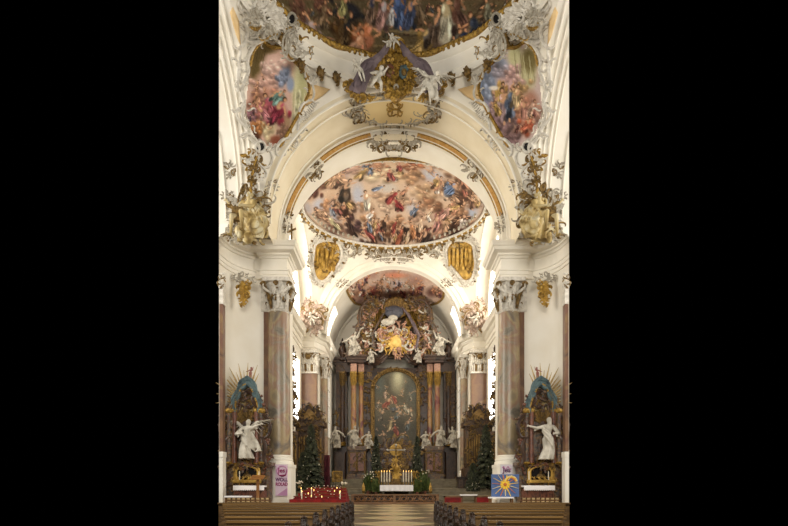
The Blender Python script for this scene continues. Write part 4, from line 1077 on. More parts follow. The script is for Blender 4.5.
for s in (-1,1):
    t = spray('stucco_spray', F_face2, 394+s*52, 284, 14, 10, 81, f'pale stucco spray on the far choir arch face, {"left" if s<0 else "right"} of centre', 8, .11, .3)
t = spray('stucco_spray', F_face2, 394, 259, 44, 8, 83, 'wide pale stucco spray at the crown of the far choir arch', 16, .12, .3)

# --- trophies with seated figures on the pier cornices
seat1 = figure('seated_writer', True, ((.24,-.12,.62),(.14,-.3,.56)), ((-.26,-.04,.66),(-.34,-.16,.8)), .25, ((.1,-.3,.46),(.12,-.28,.1)), ((-.14,-.28,.44),(-.2,-.24,.08)), False, 11, True, beard=True)
M_troph = mat('cream_gilt_stucco', (206,190,148), .6, ramp=[(.36,(214,202,166)),(.5,(190,166,110)),(.62,(128,104,56))], scale=1.4)
for s in (-1,1):
    c0 = at(250,214,35.6); c0.x *= -s; c0.x = s*abs(c0.x)
    T = thing('evangelist_trophy', (s*10.7,35.6,20.9), f'cream and gilt stucco group of seated figure, shield and book on the {"left" if s<0 else "right"} pier cornice', 'sculpture', 'stucco groups on the pier cornices')
    fx = lambda x, y, n=0.: Vector((-s*at(x,y,35.5).x, 35.5-n, at(x,y,35.5).z))
    a = put(seat1, 'seated_figure', M_troph, fx(247,243), 3.7, .4*s, s > 0); a.parent = T; a.matrix_parent_inverse = Matrix.Translation(-Vector(T.location))
    mb = MB(); mb.ell(fx(258,230,.6), (.62,.22,.62), 14, 8); mb.ell(fx(258,230,.85), (.36,.1,.36), 10, 6); mb.build('shield', M_troph, T)
    mb = MB(); RR = random.Random(90+s)
    for q in range(7): mb.ell(fx(238+RR.uniform(0,28),242-RR.uniform(0,12),RR.uniform(0,.5)), (RR.uniform(.2,.5),.3,RR.uniform(.2,.42)), 8, 6)
    for q in range(5): mb.tube([fx(262-q*2,240,.3),fx(268-q*3,226,.5),fx(262-q*4,212,.3),fx(256-q*2,204,.2)], [.16,.24,.18,.03], 7)
    mb.build('cloud_rocks', M_troph, T)
    c2 = put(cherub2, 'cherub', M_troph, fx(262,232,.5), 1.5, 0, s > 0); c2.parent = T; c2.matrix_parent_inverse = Matrix.Translation(-Vector(T.location))
    encrust(fx, [(236,240),(238,220),(246,198),(256,196),(264,210),(268,232),(262,243)], [('cream_scrollwork',M_troph,.55),('gilded_scrollwork',M_goldd,.45)], 40, .11, 190+s, T, L=(5,10))
    mb = MB(); q0 = fx(240,218,.5); mb.box(q0.x-.4,q0.x+.4,q0.y-.14,q0.y+.14,q0.z-.5,q0.z+.5); mb.build('book', M_goldd, T)
    mw, mg = MB(), MB(); rocaille(mw, mg, fx, 250, 214, 36, 46, 91+s, 26, .16, .45); rocaille(mw, mg, fx, 238, 232, 20, 18, 92, 10, .13, .4)
    mw.build('scrollwork', M_stgrey, T); mg.build('gilded_palm', M_goldd, T)

# --- gilt festoon on the concave pier wall, under the cornice
T = thing('gilded_festoon', at(244,290,36.9), 'gilt pendant with white leaves hanging under the left pier cornice', 'ornament', 'gilt pendants on the pier walls')
mw, mg = MB(), MB(); f = plane(37.75)
rocaille(mw, mg, f, 244, 279, 22, 10, 101, 12, .13, .1)
encrust(f, [(238,283),(250,283),(249,292),(246,299),(244,309),(242,309),(241,298),(237,291)], [('gilded_scrollwork',M_gild2,.7),('old_gilt_scrollwork',M_gold,.3)], 26, .085, 72, T, L=(3,7))
for q in range(12): leaf(mg, f, (244+(q%3-1)*3,284+q*1.7), PI/2+(q%3-1)*.9, 6, 1.2, .3); scroll(mg, f, (241,283+q*1.6), (247+q%3*2-q*.3,286+q*1.4), .08, 'CS'[q%2], 1 if q%2 else -1)
mw.build('white_leaf', M_stgrey, T); mg.build('gilded_pendant', M_gild2, T)
copy_mirror(T, 'gilt pendant with white leaves hanging under the right pier cornice')

# ================================================================== COLUMNS
def capital(mb, mg, cx, cy, r, z0, z1, seed=0, half=None):
    h = z1-z0
    mb.lathe((cx,cy), [(r*.98,z0),(r*1.08,z0+.05*h),(r*.95,z0+.1*h),(r*1.0,z0+.55*h),(r*1.25,z0+.84*h),(r*1.2,z0+.88*h)], 20)
    a = r*1.32; mb.box(cx-a,cx+a,cy-a,cy+a,z0+.88*h,z1,.12*r)
    for row, (zz, L, n) in enumerate(((.08,.4,9),(.34,.42,9))):
        for k in range(n):
            t = 2*PI*(k+.5*row)/n; d = Vector((math.cos(t),math.sin(t),0)); w = Vector((-d.y,d.x,0))
            p = [Vector((cx,cy,z0+zz*h))+d*r*1.0, Vector((cx,cy,z0+(zz+L*.6)*h))+d*r*1.16, Vector((cx,cy,z0+(zz+L)*h))+d*r*1.42, Vector((cx,cy,z0+(zz+L*.86)*h))+d*r*1.56]
            m = mb if (k+row)%3 else mg
            m.tube(p, [r*.12,r*.2,r*.14,r*.05], 6)
    for sx in (-1,1):
        for sy in (-1,1):
            q = Vector((cx+sx*r*1.18, cy+sy*r*1.18, z0+.78*h))
            m = mg
            m.tube([q+Vector((sx*.22*r*math.cos(b)*(1-b/9),0,.24*r*math.sin(b)*(1-b/9)))*1.2 for b in [i*.55 for i in range(14)]], .09*r, 5)
            mb.tube([Vector((cx+sx*.4*r,cy+sy*1.0*r,z0+.5*h)),q+Vector((0,0,-.1*h)),q], [.1*r,.14*r,.1*r], 6)
    R = random.Random(int(abs(cx)*10)); g = lambda a, z, nn=0.: Vector((cx+(r*1.22+nn)*math.sin(a), cy-(r*1.22+nn)*math.cos(a), z))
    for k in range(34):
        a = R.uniform(-1.7,1.7); z = z0+h*R.uniform(.1,.85); scroll(mb if k%3 else mg, g, (a,z), (a+R.uniform(-.3,.3),z+h*R.uniform(-.2,.2)), .055*r, R.choice('CS'), R.choice((-1,1)))
        leaf(mb if k%4 else mg, g, (a,z), 0, .01, .01, .05*r)
    mg.ell((cx,cy-r*1.3,z0+.82*h), (.26*r,.14*r,.26*r), 8, 6)
    for k in range(5): mg.ell((cx+r*.34*(k-2),cy-r*1.25,z0+(.35+.08*(k%2))*h), (.1*r,.1*r,.22*r), 6, 5)
# great pier column, left (mirrored right)
cx, cy = -9.58, 40.0
T = thing('marble_column', (cx,cy,0), 'giant grey-pink marble column with white base beside the left side altar', 'column', 'great columns of the crossing piers')
mb = MB(); mb.lathe((cx,cy), [(.93,3.9),(.95,4.2),(.93,8),(.86,15.8)], 40); mb.build('shaft', M_marble, T)
mb = MB(); mb.box(-10.78,-10.2,39.62,40.6,3.7,15.8); mb.build('pilaster', M_marbled, T, False)
mb, mg = MB(), MB(); capital(mb, mg, cx, cy, .88, 15.75, 18.4); mb.box(-11.0,-10.3,39.5,40.4,15.8,18.3)
p = mb.build('capital', M_stucco, T); mg.build('gilded_foliage', M_goldd, p)
mb = MB(); mb.lathe((cx,cy), [(1.2,3.2),(1.2,3.4),(1.12,3.5),(1.16,3.62),(1.1,3.75),(.98,3.8),(1.02,3.9),(.95,4.0)], 40); mb.box(-10.9,-10.05,39.55,40.6,3.2,3.75); mb.build('base', M_white, T)
mb = MB(); mb.box(-10.3,-8.35,38.75,41,0,2.95,.25); mb.box(-10.4,-8.3,38.7,41,2.95,3.22,.25); mb.box(-10.4,-8.25,38.65,41,0,.35,.25); mb.box(-10.95,-10.2,39.3,41,0,3.2); mb.build('plinth', M_white, T, False)
copy_mirror(T, 'giant grey-pink marble column with white base beside the right side altar')
# sliver pilaster at the outer side of each side altar
T = thing('marble_pilaster', (-13.1,36.2,0), 'narrow rose marble pilaster at the far left edge beyond the side altar', 'pilaster', 'outer pilasters of the pier walls')
mb = MB(); mb.box(-13.0,-12.76,35.75,36.3,4.0,15.0); mb.build('shaft', M_marbled, T, False)
mb, mg = MB(), MB(); mb.box(-13.0,-12.72,35.7,36.3,15,16.7)
fp = plane(35.68); rocaille(mb, mg, fp, 221.5, 281, 6, 16, 3, 12, .1, .4); p = mb.build('capital', M_stucco, T); mg.build('gilded_foliage', M_goldd, p)
mb = MB(); mb.box(-12.98,-12.7,35.6,36.3,0,3.6); mb.box(-12.96,-12.66,35.55,36.3,3.6,4.0); mb.build('plinth', M_white, T, False)
copy_mirror(T, 'narrow rose marble pilaster at the far right edge beyond the side altar')
# far choir piers
T = thing('marble_pilaster', (-10.65,59.3,1.8), 'broad rose marble pilaster facing us on the far left choir pier', 'pilaster', 'pilasters of the far choir piers')
mb = MB(); mb.box(-11.75,-9.5,59.0,59.7,4,15.3); mb.build('shaft', M_marbled, T, False)
mb, mg = MB(), MB(); mb.box(-11.9,-9.4,58.9,59.7,15.3,15.6); mb.box(-11.7,-9.5,59,59.7,15.6,17.8); mb.box(-12,-9.3,58.75,59.7,17.8,18.2)
f = plane(58.95)
for q in range(9):
    x = 299.5+q*2.1
    leaf(mg if q%3 == 0 else mb, f, (x,373), -PI/2, 9, 1.6, .3); leaf(mb, f, (x+1,366), -PI/2, 9, 1.6, .34)
for x in (300,317): scroll(mg, f, (x-2,360), (x+2,354), .16, 'C', 1); scroll(mb, f, (x,366), (x,355), .2, 'S', 1)
knob(mg, f, (308.5,357), .4); rocaille(mb, mg, f, 308, 362, 20, 16, 41, 14, .14, .4)
p = mb.build('capital', M_stucco, T); mg.build('gilded_foliage', M_goldd, p)
mb = MB(); mb.box(-11.9,-9.4,58.7,59.7,2.1,4); mb.build('base', M_white, T, False)
copy_mirror(T, 'broad rose marble pilaster facing us on the far right choir pier')
T = thing('marble_column', (-8.95,61.3,2.35), 'slim pale marble column on the inner side of the far left choir pier', 'column', 'slim columns of the far choir piers')
mb = MB(); mb.lathe((-8.95,61.3), [(.52,3.4),(.54,4),(.46,15.2)], 24); mb.build('shaft', M_marble, T)
mb, mg = MB(), MB(); capital(mb, mg, -8.95, 61.3, .5, 15.1, 18.1); p = mb.build('capital', M_stucco, T); mg.build('gilded_foliage', M_goldd, p)
mb = MB(); mb.lathe((-8.95,61.3), [(.75,2.1),(.75,3),(.62,3.1),(.66,3.25),(.54,3.4)], 24); mb.build('base', M_white, T)
copy_mirror(T, 'slim pale marble column on the inner side of the far right choir pier')
# sculpted groups on the far choir cornice
for s in (-1,1):
    T = thing('cornice_sculpture', at(394+s*82,334,58.4), f'pinkish stucco cluster of flowers and cherubs on the {"left" if s<0 else "right"} far choir cornice', 'sculpture', 'stucco clusters on the far choir cornice')
    f = lambda x, y, n=0.: Vector((s*-at(x,y,58.3).x, 58.3-n, at(x,y,58.3).z))
    mw, mg = MB(), MB(); rocaille(mw, mg, f, 311, 318, 22, 28, 111, 40, .19, .35); rocaille(mw, mg, f, 308, 307, 10, 16, 113, 10, .16, .3)
    for q in range(14): mw.ell(f(303+q*1.3,328-(q*7)%16,.3), (.22,.2,.26), 7, 5)
    mw.build('stucco_flowers', mat('pinkish_stucco',(192,172,154),.7,rgb2=(136,112,98),scale=1.5), T); mg.build('gilded_leaf', M_goldd, T)
    c = put(cherub2, 'cherub', M_statue, f(313,330,.5), 2.0, 0, s>0); c.parent = T; c.matrix_parent_inverse = Matrix.Translation(-Vector(T.location))
# gilt cross standing before the left choir window
T = thing('gilded_cross', at(291,253.5,40), 'thin gilt cross standing on the left pier cornice before the bright choir window', 'cross')
mb = MB(); mb.tube([at(291.5,253.5,40),at(291.5,224,40)], .08, 6); mb.build('upright', M_goldd, T)
mb = MB(); mb.tube([at(287,232.5,40),at(296,228.5,40)], .08, 6); mb.build('crossbar', M_goldd, T)
# ================================================================== HIGH ALTAR
YH = 68.0; KH = YH/FP
def mx(s, x): return x if s < 0 else 791-x          # the altar's axis stands on pixel column 395.5
HA = thing('high_altar', (0.2,69,2.35), 'towering dark marble high altar with gilt framed painting at the choir end', 'altar')
def hp(name, mb, m, p=HA, smooth=True): return mb.build(name, m, p, smooth)
fh = plane(YH-.5)
mb = MB(); mb.pprism([(337,482),(454,482),(454,446),(337,446)], YH+1.2, 1.5); mb.pprism([(368,482),(423,482),(423,368),(368,368)], YH+1.3, 1.0)
hp('lower_wall', mb, M_altdark, smooth=False)
for s in (-1,1):
    for q in (((362,446),(373,446),(373,368),(362,368)),((336,446),(347,446),(347,364),(336,364))):
        mb = MB(); mb.pprism([(mx(s,x),y) for x,y in q], YH+1.0, 1.5); hp('rear_pilaster', mb, M_altdark, smooth=False)
for s in (-1,1):
    # pedestals
    mb = MB(); x0, x1 = sorted((mx(s,347.5), mx(s,366)))
    mb.pbox(x0,450,x1,474,YH-1.2,3.0,.2); mb.pbox(x0-1,446,x1+1,450,YH-1.4,3.4,.2); mb.pbox(x0-1.5,474,x1+1.5,482,YH-1.5,3.6,.2)
    p = hp('pedestal', mb, M_retable, smooth=False)
    for a in (350, 358):
        mb = MB(); x0, x1 = sorted((mx(s,a), mx(s,a+6))); mb.pbox(x0,453,x1,471,YH-1.32,.2); mb.build('panel', M_redmar, p, False)
        mb = MB(); xx = (x0+x1)/2; mb.tube([at(xx+3.4*u,462+9.4*v,YH-1.36) for u,v in ((-1,-1),(1,-1),(1,1),(-1,1),(-1,-1))], .07, 5); mb.build('gilded_moulding', M_goldd, p)
    mb = MB(); x0, x1 = sorted((mx(s,334), mx(s,346))); mb.pbox(x0,452,x1,482,YH+.2,2.2,.2); hp('outer_pedestal', mb, M_altdark, smooth=False)
    # columns
    for cx, w, dy, m in ((353.6,2.75,0,M_altcol),(361,2.5,.7,M_altcol),(342.5,2.5,1.0,M_altdark),(369.5,1.9,1.3,M_marbled)):
        Y = YH+dy; c = (at(mx(s,cx),HY,Y).x, Y); k = Y/FP; r = w*k
        z0, z1, z2 = at(0,446,Y).z, at(0,386,Y).z, at(0,372,Y).z
        mb = MB(); mb.lathe(c, [(r*1.02,z0+.5),(r*1.05,z0+2),(r*.88,z1)], 24); col = hp('column', mb, m)
        mb = MB(); mb.lathe(c, [(r*1.4,z0),(r*1.4,z0+.15),(r*1.2,z0+.25),(r*1.3,z0+.4),(r*1.05,z0+.55)], 24); mb.build('column_base', M_gold, col)
        b1, b2 = MB(), MB(); capital(b1, b1, c[0], c[1], r*.88, z1, z2); b1.build('gilded_capital', M_gold if m is not M_altdark else M_goldd, col)
    for cx, dy in ((353.6,0),(361,.7)):
        mb = MB(); mb.pbox(mx(s,cx)-3.1,363.5,mx(s,cx)+3.1,371.5,YH-.45+dy,1.4,.05); hp('entablature_block', mb, M_pinkst, smooth=False)
    # entablature and cornice, breaking forward over the columns
    mb = MB(); x0, x1 = sorted((mx(s,336), mx(s,373))); mb.pbox(x0,363,x1,372,YH+.8,2)
    for k, (y0, y1, o) in enumerate(((361,363.5,.15),(358.5,361,.55),(356.5,358.5,.95))):
        pl = [(334-o*3,.9),(347-o*2,.9),(348-o*2,-.6),(366+o*2,-.6),(368+o*2,.7),(376+o*2,1.1),(376,2.8),(334,2.8)]
        q = [(at(mx(s,x),0,YH).x, YH+d-o*.5) for x,d in pl]
        if s > 0: q.reverse()
        mb.prism(q, at(0,y1,YH).z, at(0,y0,YH).z)
    hp('cornice', mb, M_altdark, smooth=False)
    mb = MB(); pts = catmull([(mx(s,374),360),(mx(s,380),359),(mx(s,385),354),(mx(s,390),350),(mx(s,395.5),349)], 5)
    for o, r in ((0,.3),(1.8,.22),(3.4,.3)): mb.tube([at(x,y+o,YH+.1) for x,y in pts], r, 6)
    hp('curved_pediment', mb, M_altdark)
    # upper storey: volutes, pilasters, urns
    mb = MB(); mb.pprism([(mx(s,x),y) for x,y in ((360,356),(360,322),(363,314),(369,312),(371,330),(371,356))], YH+.6, 1.2); hp('upper_pier', mb, M_retable, smooth=False)
    mb = MB(); mb.tube([at(mx(s,366.5),354,YH+.3),at(mx(s,366.5),318,YH+.3)], .36, 12); u = hp('upper_column', mb, M_pinkst)
    mb = MB(); mb.ell(at(mx(s,366.5),316,YH+.3), (.5,.5,.4), 10, 7); mb.ell(at(mx(s,366.5),355,YH+.3), (.5,.5,.25), 10, 7); mb.build('gilded_capital', M_gold, u)
    mb = MB()
    for a, b, k, fl, r in (((354,350),(362,322),'S',1,.28),((352,348),(357,334),'C',-1,.2),((357,326),(364,306),'S',1,.26),((362,312),(372,300),'C',1,.22),((346,354),(352,344),'C',-1,.22)): scroll(mb, fh, (mx(s,a[0]),a[1]), (mx(s,b[0]),b[1]), r, k, fl*-s, 8)
    hp('volute', mb, M_retable)
    mb = MB(); mb.plathe(mx(s,342.5), [(1,362),(3.2,361),(1.6,358),(3.8,353),(4.4,350),(2.4,346),(3.2,344.5),(1.4,341),(.3,338)], YH+.8, 14); hp('urn', mb, M_altdark)
    # upper gilt shell panels, grey drapery
    mb = MB(); mb.pprism(catmull([(mx(s,372),325),(mx(s,372),312),(mx(s,378),310),(mx(s,384),306),(mx(s,385),322),(mx(s,378),327)],4,True), YH+.5, .4)
    for q in range(6): mb.tube([at(mx(s,373+q*2),325,YH+.45),at(mx(s,374+q*2),311-q*.6,YH+.45)], .14, 5)
    hp('gilded_lattice', mb, M_gold)
    mb = MB(); R = random.Random(3)
    for q in range(6): mb.tube([at(mx(s,x),y,YH-.1-.1*q) for x,y in catmull([(394-q,304+q*.6),(386-q*.6,310+q),(379-q*.6,322+q),(374-q*.3,336),(371+q,350)],4)], [.06+(.16 if s > 0 else .1)*math.sin(PI*(i+1)/18)*(1+.3*math.sin(i*1.3+q)) for i in range(17)], 6)
    hp('drapery', mb, M_purple if s > 0 else M_retable)
    mw, mg = MB(), MB(); rocaille(mw, mg, fh, mx(s,372), 304, 16, 14, 202+s, 12, .16, .6)
    hp('dark_scrollwork', mw, M_retable); hp('gilded_scrollwork', mg, M_goldd)
    P = [(mx(s,x),y) for x,y in ((349,357),(352,340),(356,326),(363,309),(372,300),(384,298),(384,306),(374,312),(372,330),(374,357))]
    encrust(plane(YH-.3), P, [('dark_scrollwork',M_retable,.35),('rose_scrollwork',M_pinkst,.25),('gilded_scrollwork',M_goldd,.25),('white_scrollwork',M_statue,.15)], 90, .13, 500+s, HA, L=(4,9))
    P = [(mx(s,x),y) for x,y in ((363,446),(372,446),(372,372),(378,366),(374,362),(364,366))]
    encrust(plane(YH+.8), P, [('dark_scrollwork',M_retable,.6),('gilded_scrollwork',M_goldd,.4)], 36, .09, 510+s, HA, L=(3,7))
    P = [(mx(s,x),y) for x,y in ((336,446),(346,446),(346,366),(336,366))]
    encrust(plane(YH+.9), P, [('dark_scrollwork',M_retable,.7),('gilded_scrollwork',M_goldd,.3)], 26, .09, 520+s, HA, L=(3,7))
    P = [(mx(s,x),y) for x,y in ((348,474),(366,474),(366,450),(348,450))]
    encrust(plane(YH-1.3), P, [('gilded_scrollwork',M_goldd,.5),('dark_scrollwork',M_altdark,.5)], 16, .07, 530+s, HA, L=(3,6))
# gilt frame and painting
ol = [(372,447),(372,388)]+[(395.5-23.5*math.cos(PI*i/16),388-19*math.sin(PI*i/16)) for i in range(17)]+[(419,388),(419,447)]
frame = MB()
for o, r in ((0,.2),(1.7,.12)):
    q = [(395.5+(x-395.5)*(1-o/23.5), y+(o if y < 446 else -o)) for x,y in ol]; frame.tube([at(x,y,YH+.15) for x,y in q+[q[0]]], r, 8)
R = random.Random(15)
for i in range(40):
    j = int(i/40*(len(ol)-1)); t = i/40*(len(ol)-1)-j; x = ol[j][0]*(1-t)+ol[j+1][0]*t; y = ol[j][1]*(1-t)+ol[j+1][1]*t
    leaf(frame, plane(YH-.05), (x,y), R.uniform(0,6), 3, .8, .25)
fr = frame.build('gilded_frame', M_goldd, HA)
c = Cv(470, 850, (84,78,62)); X0, Y0, K = 372, 365, 10
c.clouds(R, 40, [(74,72,60),(92,84,64),(60,56,48),(104,98,80)], 0, 0, 470, 850, 60, .6)
for px,py,rx,ry,col in ((398,382,10,15,(166,160,130)),(398,376,6,8,(190,184,150)),(380,385,7,16,(80,84,76)),(412,392,8,20,(82,84,76)),(395,428,18,14,(54,50,42)),(378,430,8,14,(60,58,50)),(412,430,7,14,(64,62,52))): c.blob((px-X0)*K,(py-Y0)*K,rx*K,ry*K,0,col,.9,.8)
for px,py,h,col,le in ((388,402,16,(150,62,40),.5),(394,399,12,(146,60,40),-.5),(385,394,10,(176,140,110),.2),(396,430,16,(140,56,38),-.3),(390,424,16,(150,126,80),.4),(399,414,14,(92,104,100),.7),(406,408,14,(160,150,120),-.4),(382,414,14,(96,86,66),.3),(408,424,14,(84,96,96),.2),(402,436,14,(120,120,112),.6),(384,436,14,(92,72,52),-.2),(411,412,12,(134,120,92),0),(378,404,10,(104,98,80),.4),(410,396,10,(120,112,88),-.2),(396,408,12,(78,82,84),1.0)): c.fig((px-X0)*K,(py-Y0)*K,h*K,col,R,(188,150,116),le)
for _ in range(18): c.putto((R.uniform(376,416)-X0)*K,(R.uniform(374,432)-Y0)*K,R.uniform(4,6)*K,R,(164,136,104))
c.grain(19,7)
mb, cols = panel(plane(YH+.3), ol, c, X0, Y0, K, .6, 0)
mb.build('altar_painting', M_oil, fr, True, False, cols)
# upper glory with sun and clouds
mb = MB()
for q in range(46):
    a = R.uniform(0,2*PI); d = R.uniform(.2,1); x, y = 396+math.cos(a)*d*21, 342+math.sin(a)*d*15
    mb.ell(at(x,y,YH+.3-R.uniform(0,.5)), (R.uniform(.35,.7),R.uniform(.3,.5),R.uniform(.25,.5)), 9, 6)
hp('cloud_glory', mb, mat('pinkish_cloud_stucco',(176,146,120),.7,rgb2=(120,88,70),scale=1.6))
mb = MB(); mb.pprism([(372,358),(372,330),(376,314),(384,306),(396,301),(408,306),(416,314),(420,330),(420,358)], YH+1.0, .8); hp('upper_field', mb, M_retable, smooth=False)
mb = MB(); M_sun = mat('pale_sun_gilding', (240,208,124), .45, .15, rgb2=(216,170,84), scale=1.2)
mb.ell(at(396,342,YH-.7), (.75,.25,.75), 18, 8)
s0 = hp('gilded_sun', mb, M_sun)
encrust(plane(YH-.45), catmull([(376,346),(378,330),(388,322),(404,322),(414,330),(416,346),(408,356),(384,356)],3,True), [('rose_scrollwork',M_pinkst,.4),('gilded_scrollwork',M_gild2,.35),('white_scrollwork',M_statue,.25)], 70, .13, 540, HA, hole=[(391,347),(391,337),(401,337),(401,347)], L=(4,8))
mb = MB()
for q in range(36):
    a = 2*PI*q/36; L = (15,8,11)[q%3]; mb.tube([at(396+4*math.cos(a),342-4*math.sin(a),YH-.5),at(396+L*math.cos(a),342-L*math.sin(a),YH-.45)], [.17,.04], 5)
mb.build('ray', M_sun, s0)
mb = MB()
for q in range(11):
    a = PI*(.08+.84*q/10); mb.tube([at(396+4*math.cos(a),318-3*math.sin(a),YH-.1),at(396+13*math.cos(a),314-15*math.sin(a),YH-.35),at(396+14.5*math.cos(a),314-17*math.sin(a),YH-.2)], [.2,.44,.2], 7)
hp('gilded_shell_crown', mb, M_goldd)
mb = MB(); mb.ell(at(388,322,YH-.8), (1.0,.5,.5), 10, 7); mb.ell(at(393,318,YH-.8), (.7,.5,.45), 10, 7); hp('white_cloud', mb, M_statue)
mb = MB(); mb.ell(at(394,312,YH-.6), (1.3,.6,.9), 12, 8); mb.tube([at(386,308,YH-.7),at(391,312,YH-.9),at(393,320,YH-.7)], [.2,.4,.2], 8); hp('grey_drapery', mb, mat('dark_blue_drapery',(92,92,100),.7,rgb2=(60,60,70)))
# tabernacle base in the middle
mb = MB(); mb.pbox(383,448,410,478,YH-.6,2,.3); mb.pbox(380,476,413,482,YH-1,2.4,.3); hp('tabernacle', mb, M_retable, smooth=False)
encrust(plane(YH-.8), [(372,480),(372,452),(384,444),(408,444),(420,452),(420,480)], [('dark_scrollwork',M_altdark,.45),('gilded_scrollwork',M_goldd,.3),('mottled_scrollwork',M_retable,.25)], 70, .1, 550, HA, L=(4,8))
mw, mg = MB(), MB(); rocaille(mw, mg, plane(YH-.9), 396, 452, 44, 26, 77, 34, .14, .6); hp('dark_scrollwork', mw, M_altdark); hp('gilded_scrollwork', mg, M_goldd)

robed = figure('robed_pointing', True, ((.24,-.08,.72),(.3,-.2,.86)), ((-.2,-.12,.64),(-.05,-.22,.66)), .25, seed=21, cape=True)
robed2 = figure('robed_open', True, ((.26,-.05,.66),(.36,-.14,.54)), ((-.22,-.1,.62),(-.1,-.22,.6)), -.3, seed=22, cape=True, beard=True)
robed3 = figure('robed_up', True, ((.24,-.04,.82),(.32,-.06,1.0)), ((-.24,-.06,.66),(-.34,-.14,.58)), .4, seed=23, cape=True)
bishop = figure('bishop', True, ((.22,-.14,.62),(.08,-.24,.6)), ((-.26,-.04,.74),(-.44,-.06,.78)), .15, seed=24, hat=False, beard=True)
M_altst = mat('shaded_statue_white', (178,170,154), .6, ramp=[(.38,(120,112,100)),(.52,(190,182,166)),(.66,(150,142,128))], scale=4)  # greyer copy of the statue white, with the altar's shade painted in
G = 'white stucco statues of the high altar'
for me, px, py, h, s, lab in ((robed,353,449,26,0,'white stucco statue before the left pair of striped altar columns'),(robed2,367,449,20,1,'smaller white stucco statue at the lower left of the high altar painting'),
    (robed2,439,449,26,1,'white stucco statue before the right pair of striped altar columns'),(robed,424.5,449,20,0,'smaller white stucco statue at the lower right of the high altar painting'),
    (robed3,352.5,356,27,0,'white stucco figure with raised arm above the left altar cornice'),(robed3,441,356,26,1,'white stucco figure with raised arm above the right altar cornice'),
    (robed2,372,363,16,0,'white stucco angel crouched by the left curve of the altar pediment'),(robed,419,363,17,1,'white stucco angel crouched by the right curve of the altar pediment'),
    (robed,454,448,24,1,'tall pale statue at the far right flank of the high altar'),(robed2,337.5,448,24,0,'tall pale statue at the far left flank of the high altar')):
    Y = YH-.9
    statue('altar_statue', me, M_altst, at(px,py,Y), h*.88*KH, lab, 'statue', .15 if s else -.15, bool(s), False, G)
for px, py, me, h, lab in ((380,340,cherub1,11,'pinkish cherub left of the gilt sun over the high altar'),(412,342,cherub2,11,'pinkish cherub right of the gilt sun over the high altar'),(396,362,cherub2,11,'pinkish cherub below the gilt sun over the high altar'),(404,330,cherub1,9,'pinkish cherub above right of the gilt sun over the high altar')):
    statue('altar_cherub', me, M_pinkst, at(px,py,YH-.95), h*KH, lab, 'statue', 0, False, False, 'cherubs in the high altar glory')

# ================================================================== SIDE ALTARS
YS = 37.0; KS = YS/FP; fs = plane(YS-.05)
M_ray = mat('pale_gilt_ray', (196,170,116), .5, .2, rgb2=(160,130,80), scale=3)
SA = thing('side_altar', (-11.5,YS,0), 'mottled marble side altar with blue canopy and gilt rays on the left pier', 'altar', 'side altars against the crossing piers')
def sp(name, mb, m, p=SA, smooth=True): return mb.build(name, m, p, smooth)
mb = MB(); mb.pprism(catmull([(224,466),(226,440),(223,420),(228,408),(236,398),(247,392),(258,399),(265,410),(268,424),(264,440),(268,466)],4), YS+.35, .7); sp('retable', mb, M_retable, smooth=False)
mb = MB(); mb.pbox(224,464,269,502,YS+.3,1.2,.2); mb.pbox(222,462,271,465.5,YS+.1,1.5,.15); sp('base', mb, M_retable, smooth=False)
mb = MB(); mb.pbox(233,489,264,503,YS-.5,1.2,.2); sp('mensa', mb, M_redmar, smooth=False)
niche_ol = catmull([(233,456),(232,435),(235,418),(245,409),(255,418),(258,435),(257,456)],4)
mb = MB(); vs = []
for i in range(13):
    for j in range(13):
        u, v = i/12*2-1, j/12; a = u*PI/2
        w = 11.5*math.sqrt(max(0,1-max(0,(v-.6)/.4)**2)); vs.append(at(245+w*math.sin(a), 457-48*v, YS+.3)+Vector((0,-.12+.5*math.cos(a)*0-.1*math.cos(a),0)))
mb.add(vs, [(i*13+j,(i+1)*13+j,(i+1)*13+j+1,i*13+j+1) for i in range(12) for j in range(12)])
sp('niche_back', mb, M_retable)
encrust(fs, catmull([(222,466),(224,440),(221,420),(227,406),(236,396),(247,390),(259,397),(266,410),(270,424),(267,440),(270,466)],3,True), [('mottled_scrollwork',M_retable,.4),('gilded_scrollwork',M_goldd,.25),('dark_scrollwork',M_altdark,.2),('rose_scrollwork',M_redmar,.15)], 190, .075, 600, SA, hole=niche_ol, L=(4,9))
encrust(plane(YS+.1), [(224,492),(224,466),(236,466),(236,480),(258,480),(258,466),(269,466),(269,492)], [('mottled_scrollwork',M_retable,.4),('gilded_scrollwork',M_goldd,.35),('rose_scrollwork',M_redmar,.25)], 34, .05, 601, SA, L=(3,7))
mb = MB()
for q in range(11): a = PI*(.06+.88*q/10); mb.tube([at(245+3*math.cos(a),424-3*math.sin(a),YS+.1),at(245+10.5*math.cos(a),420-11*math.sin(a),YS-.05)], [.05,.13], 6)
sp('gilded_shell', mb, M_goldd)
for s in (-1,1):
    X = lambda x: 245.5+s*(x-245.5)*-1
    for cx, r in ((229.5,.2),(234.5,.15)):
        mb = MB(); mb.tube([at(X(cx),y,YS-.05-(.15 if cx > 231 else 0)) for y in (463,440,420,412)], [r*1.3,r,r,r*1.3], 12); c_ = sp('column', mb, M_redmar if cx > 231 else M_retable)
        mb = MB(); mb.ell(at(X(cx),411,YS-.1), (r*1.7,r*1.7,.25), 10, 6); mb.ell(at(X(cx),463,YS-.1), (r*1.6,r*1.6,.14), 10, 6); mb.build('gilded_capital', M_gold, c_)
    mb = MB()
    for a, b, k, fl, r in (((224,465),(229,438),'S',1,.17),((223,436),(230,414),'C',1,.16),((228,414),(238,398),'S',-1,.17),((236,404),(245,392),'C',1,.14),((226,452),(234,464),'C',-1,.13)): scroll(mb, fs, (X(a[0]),a[1]), (X(b[0]),b[1]), r, k, fl*-s, 7)
    sp('volute', mb, M_altdark if s > 0 else M_retable)
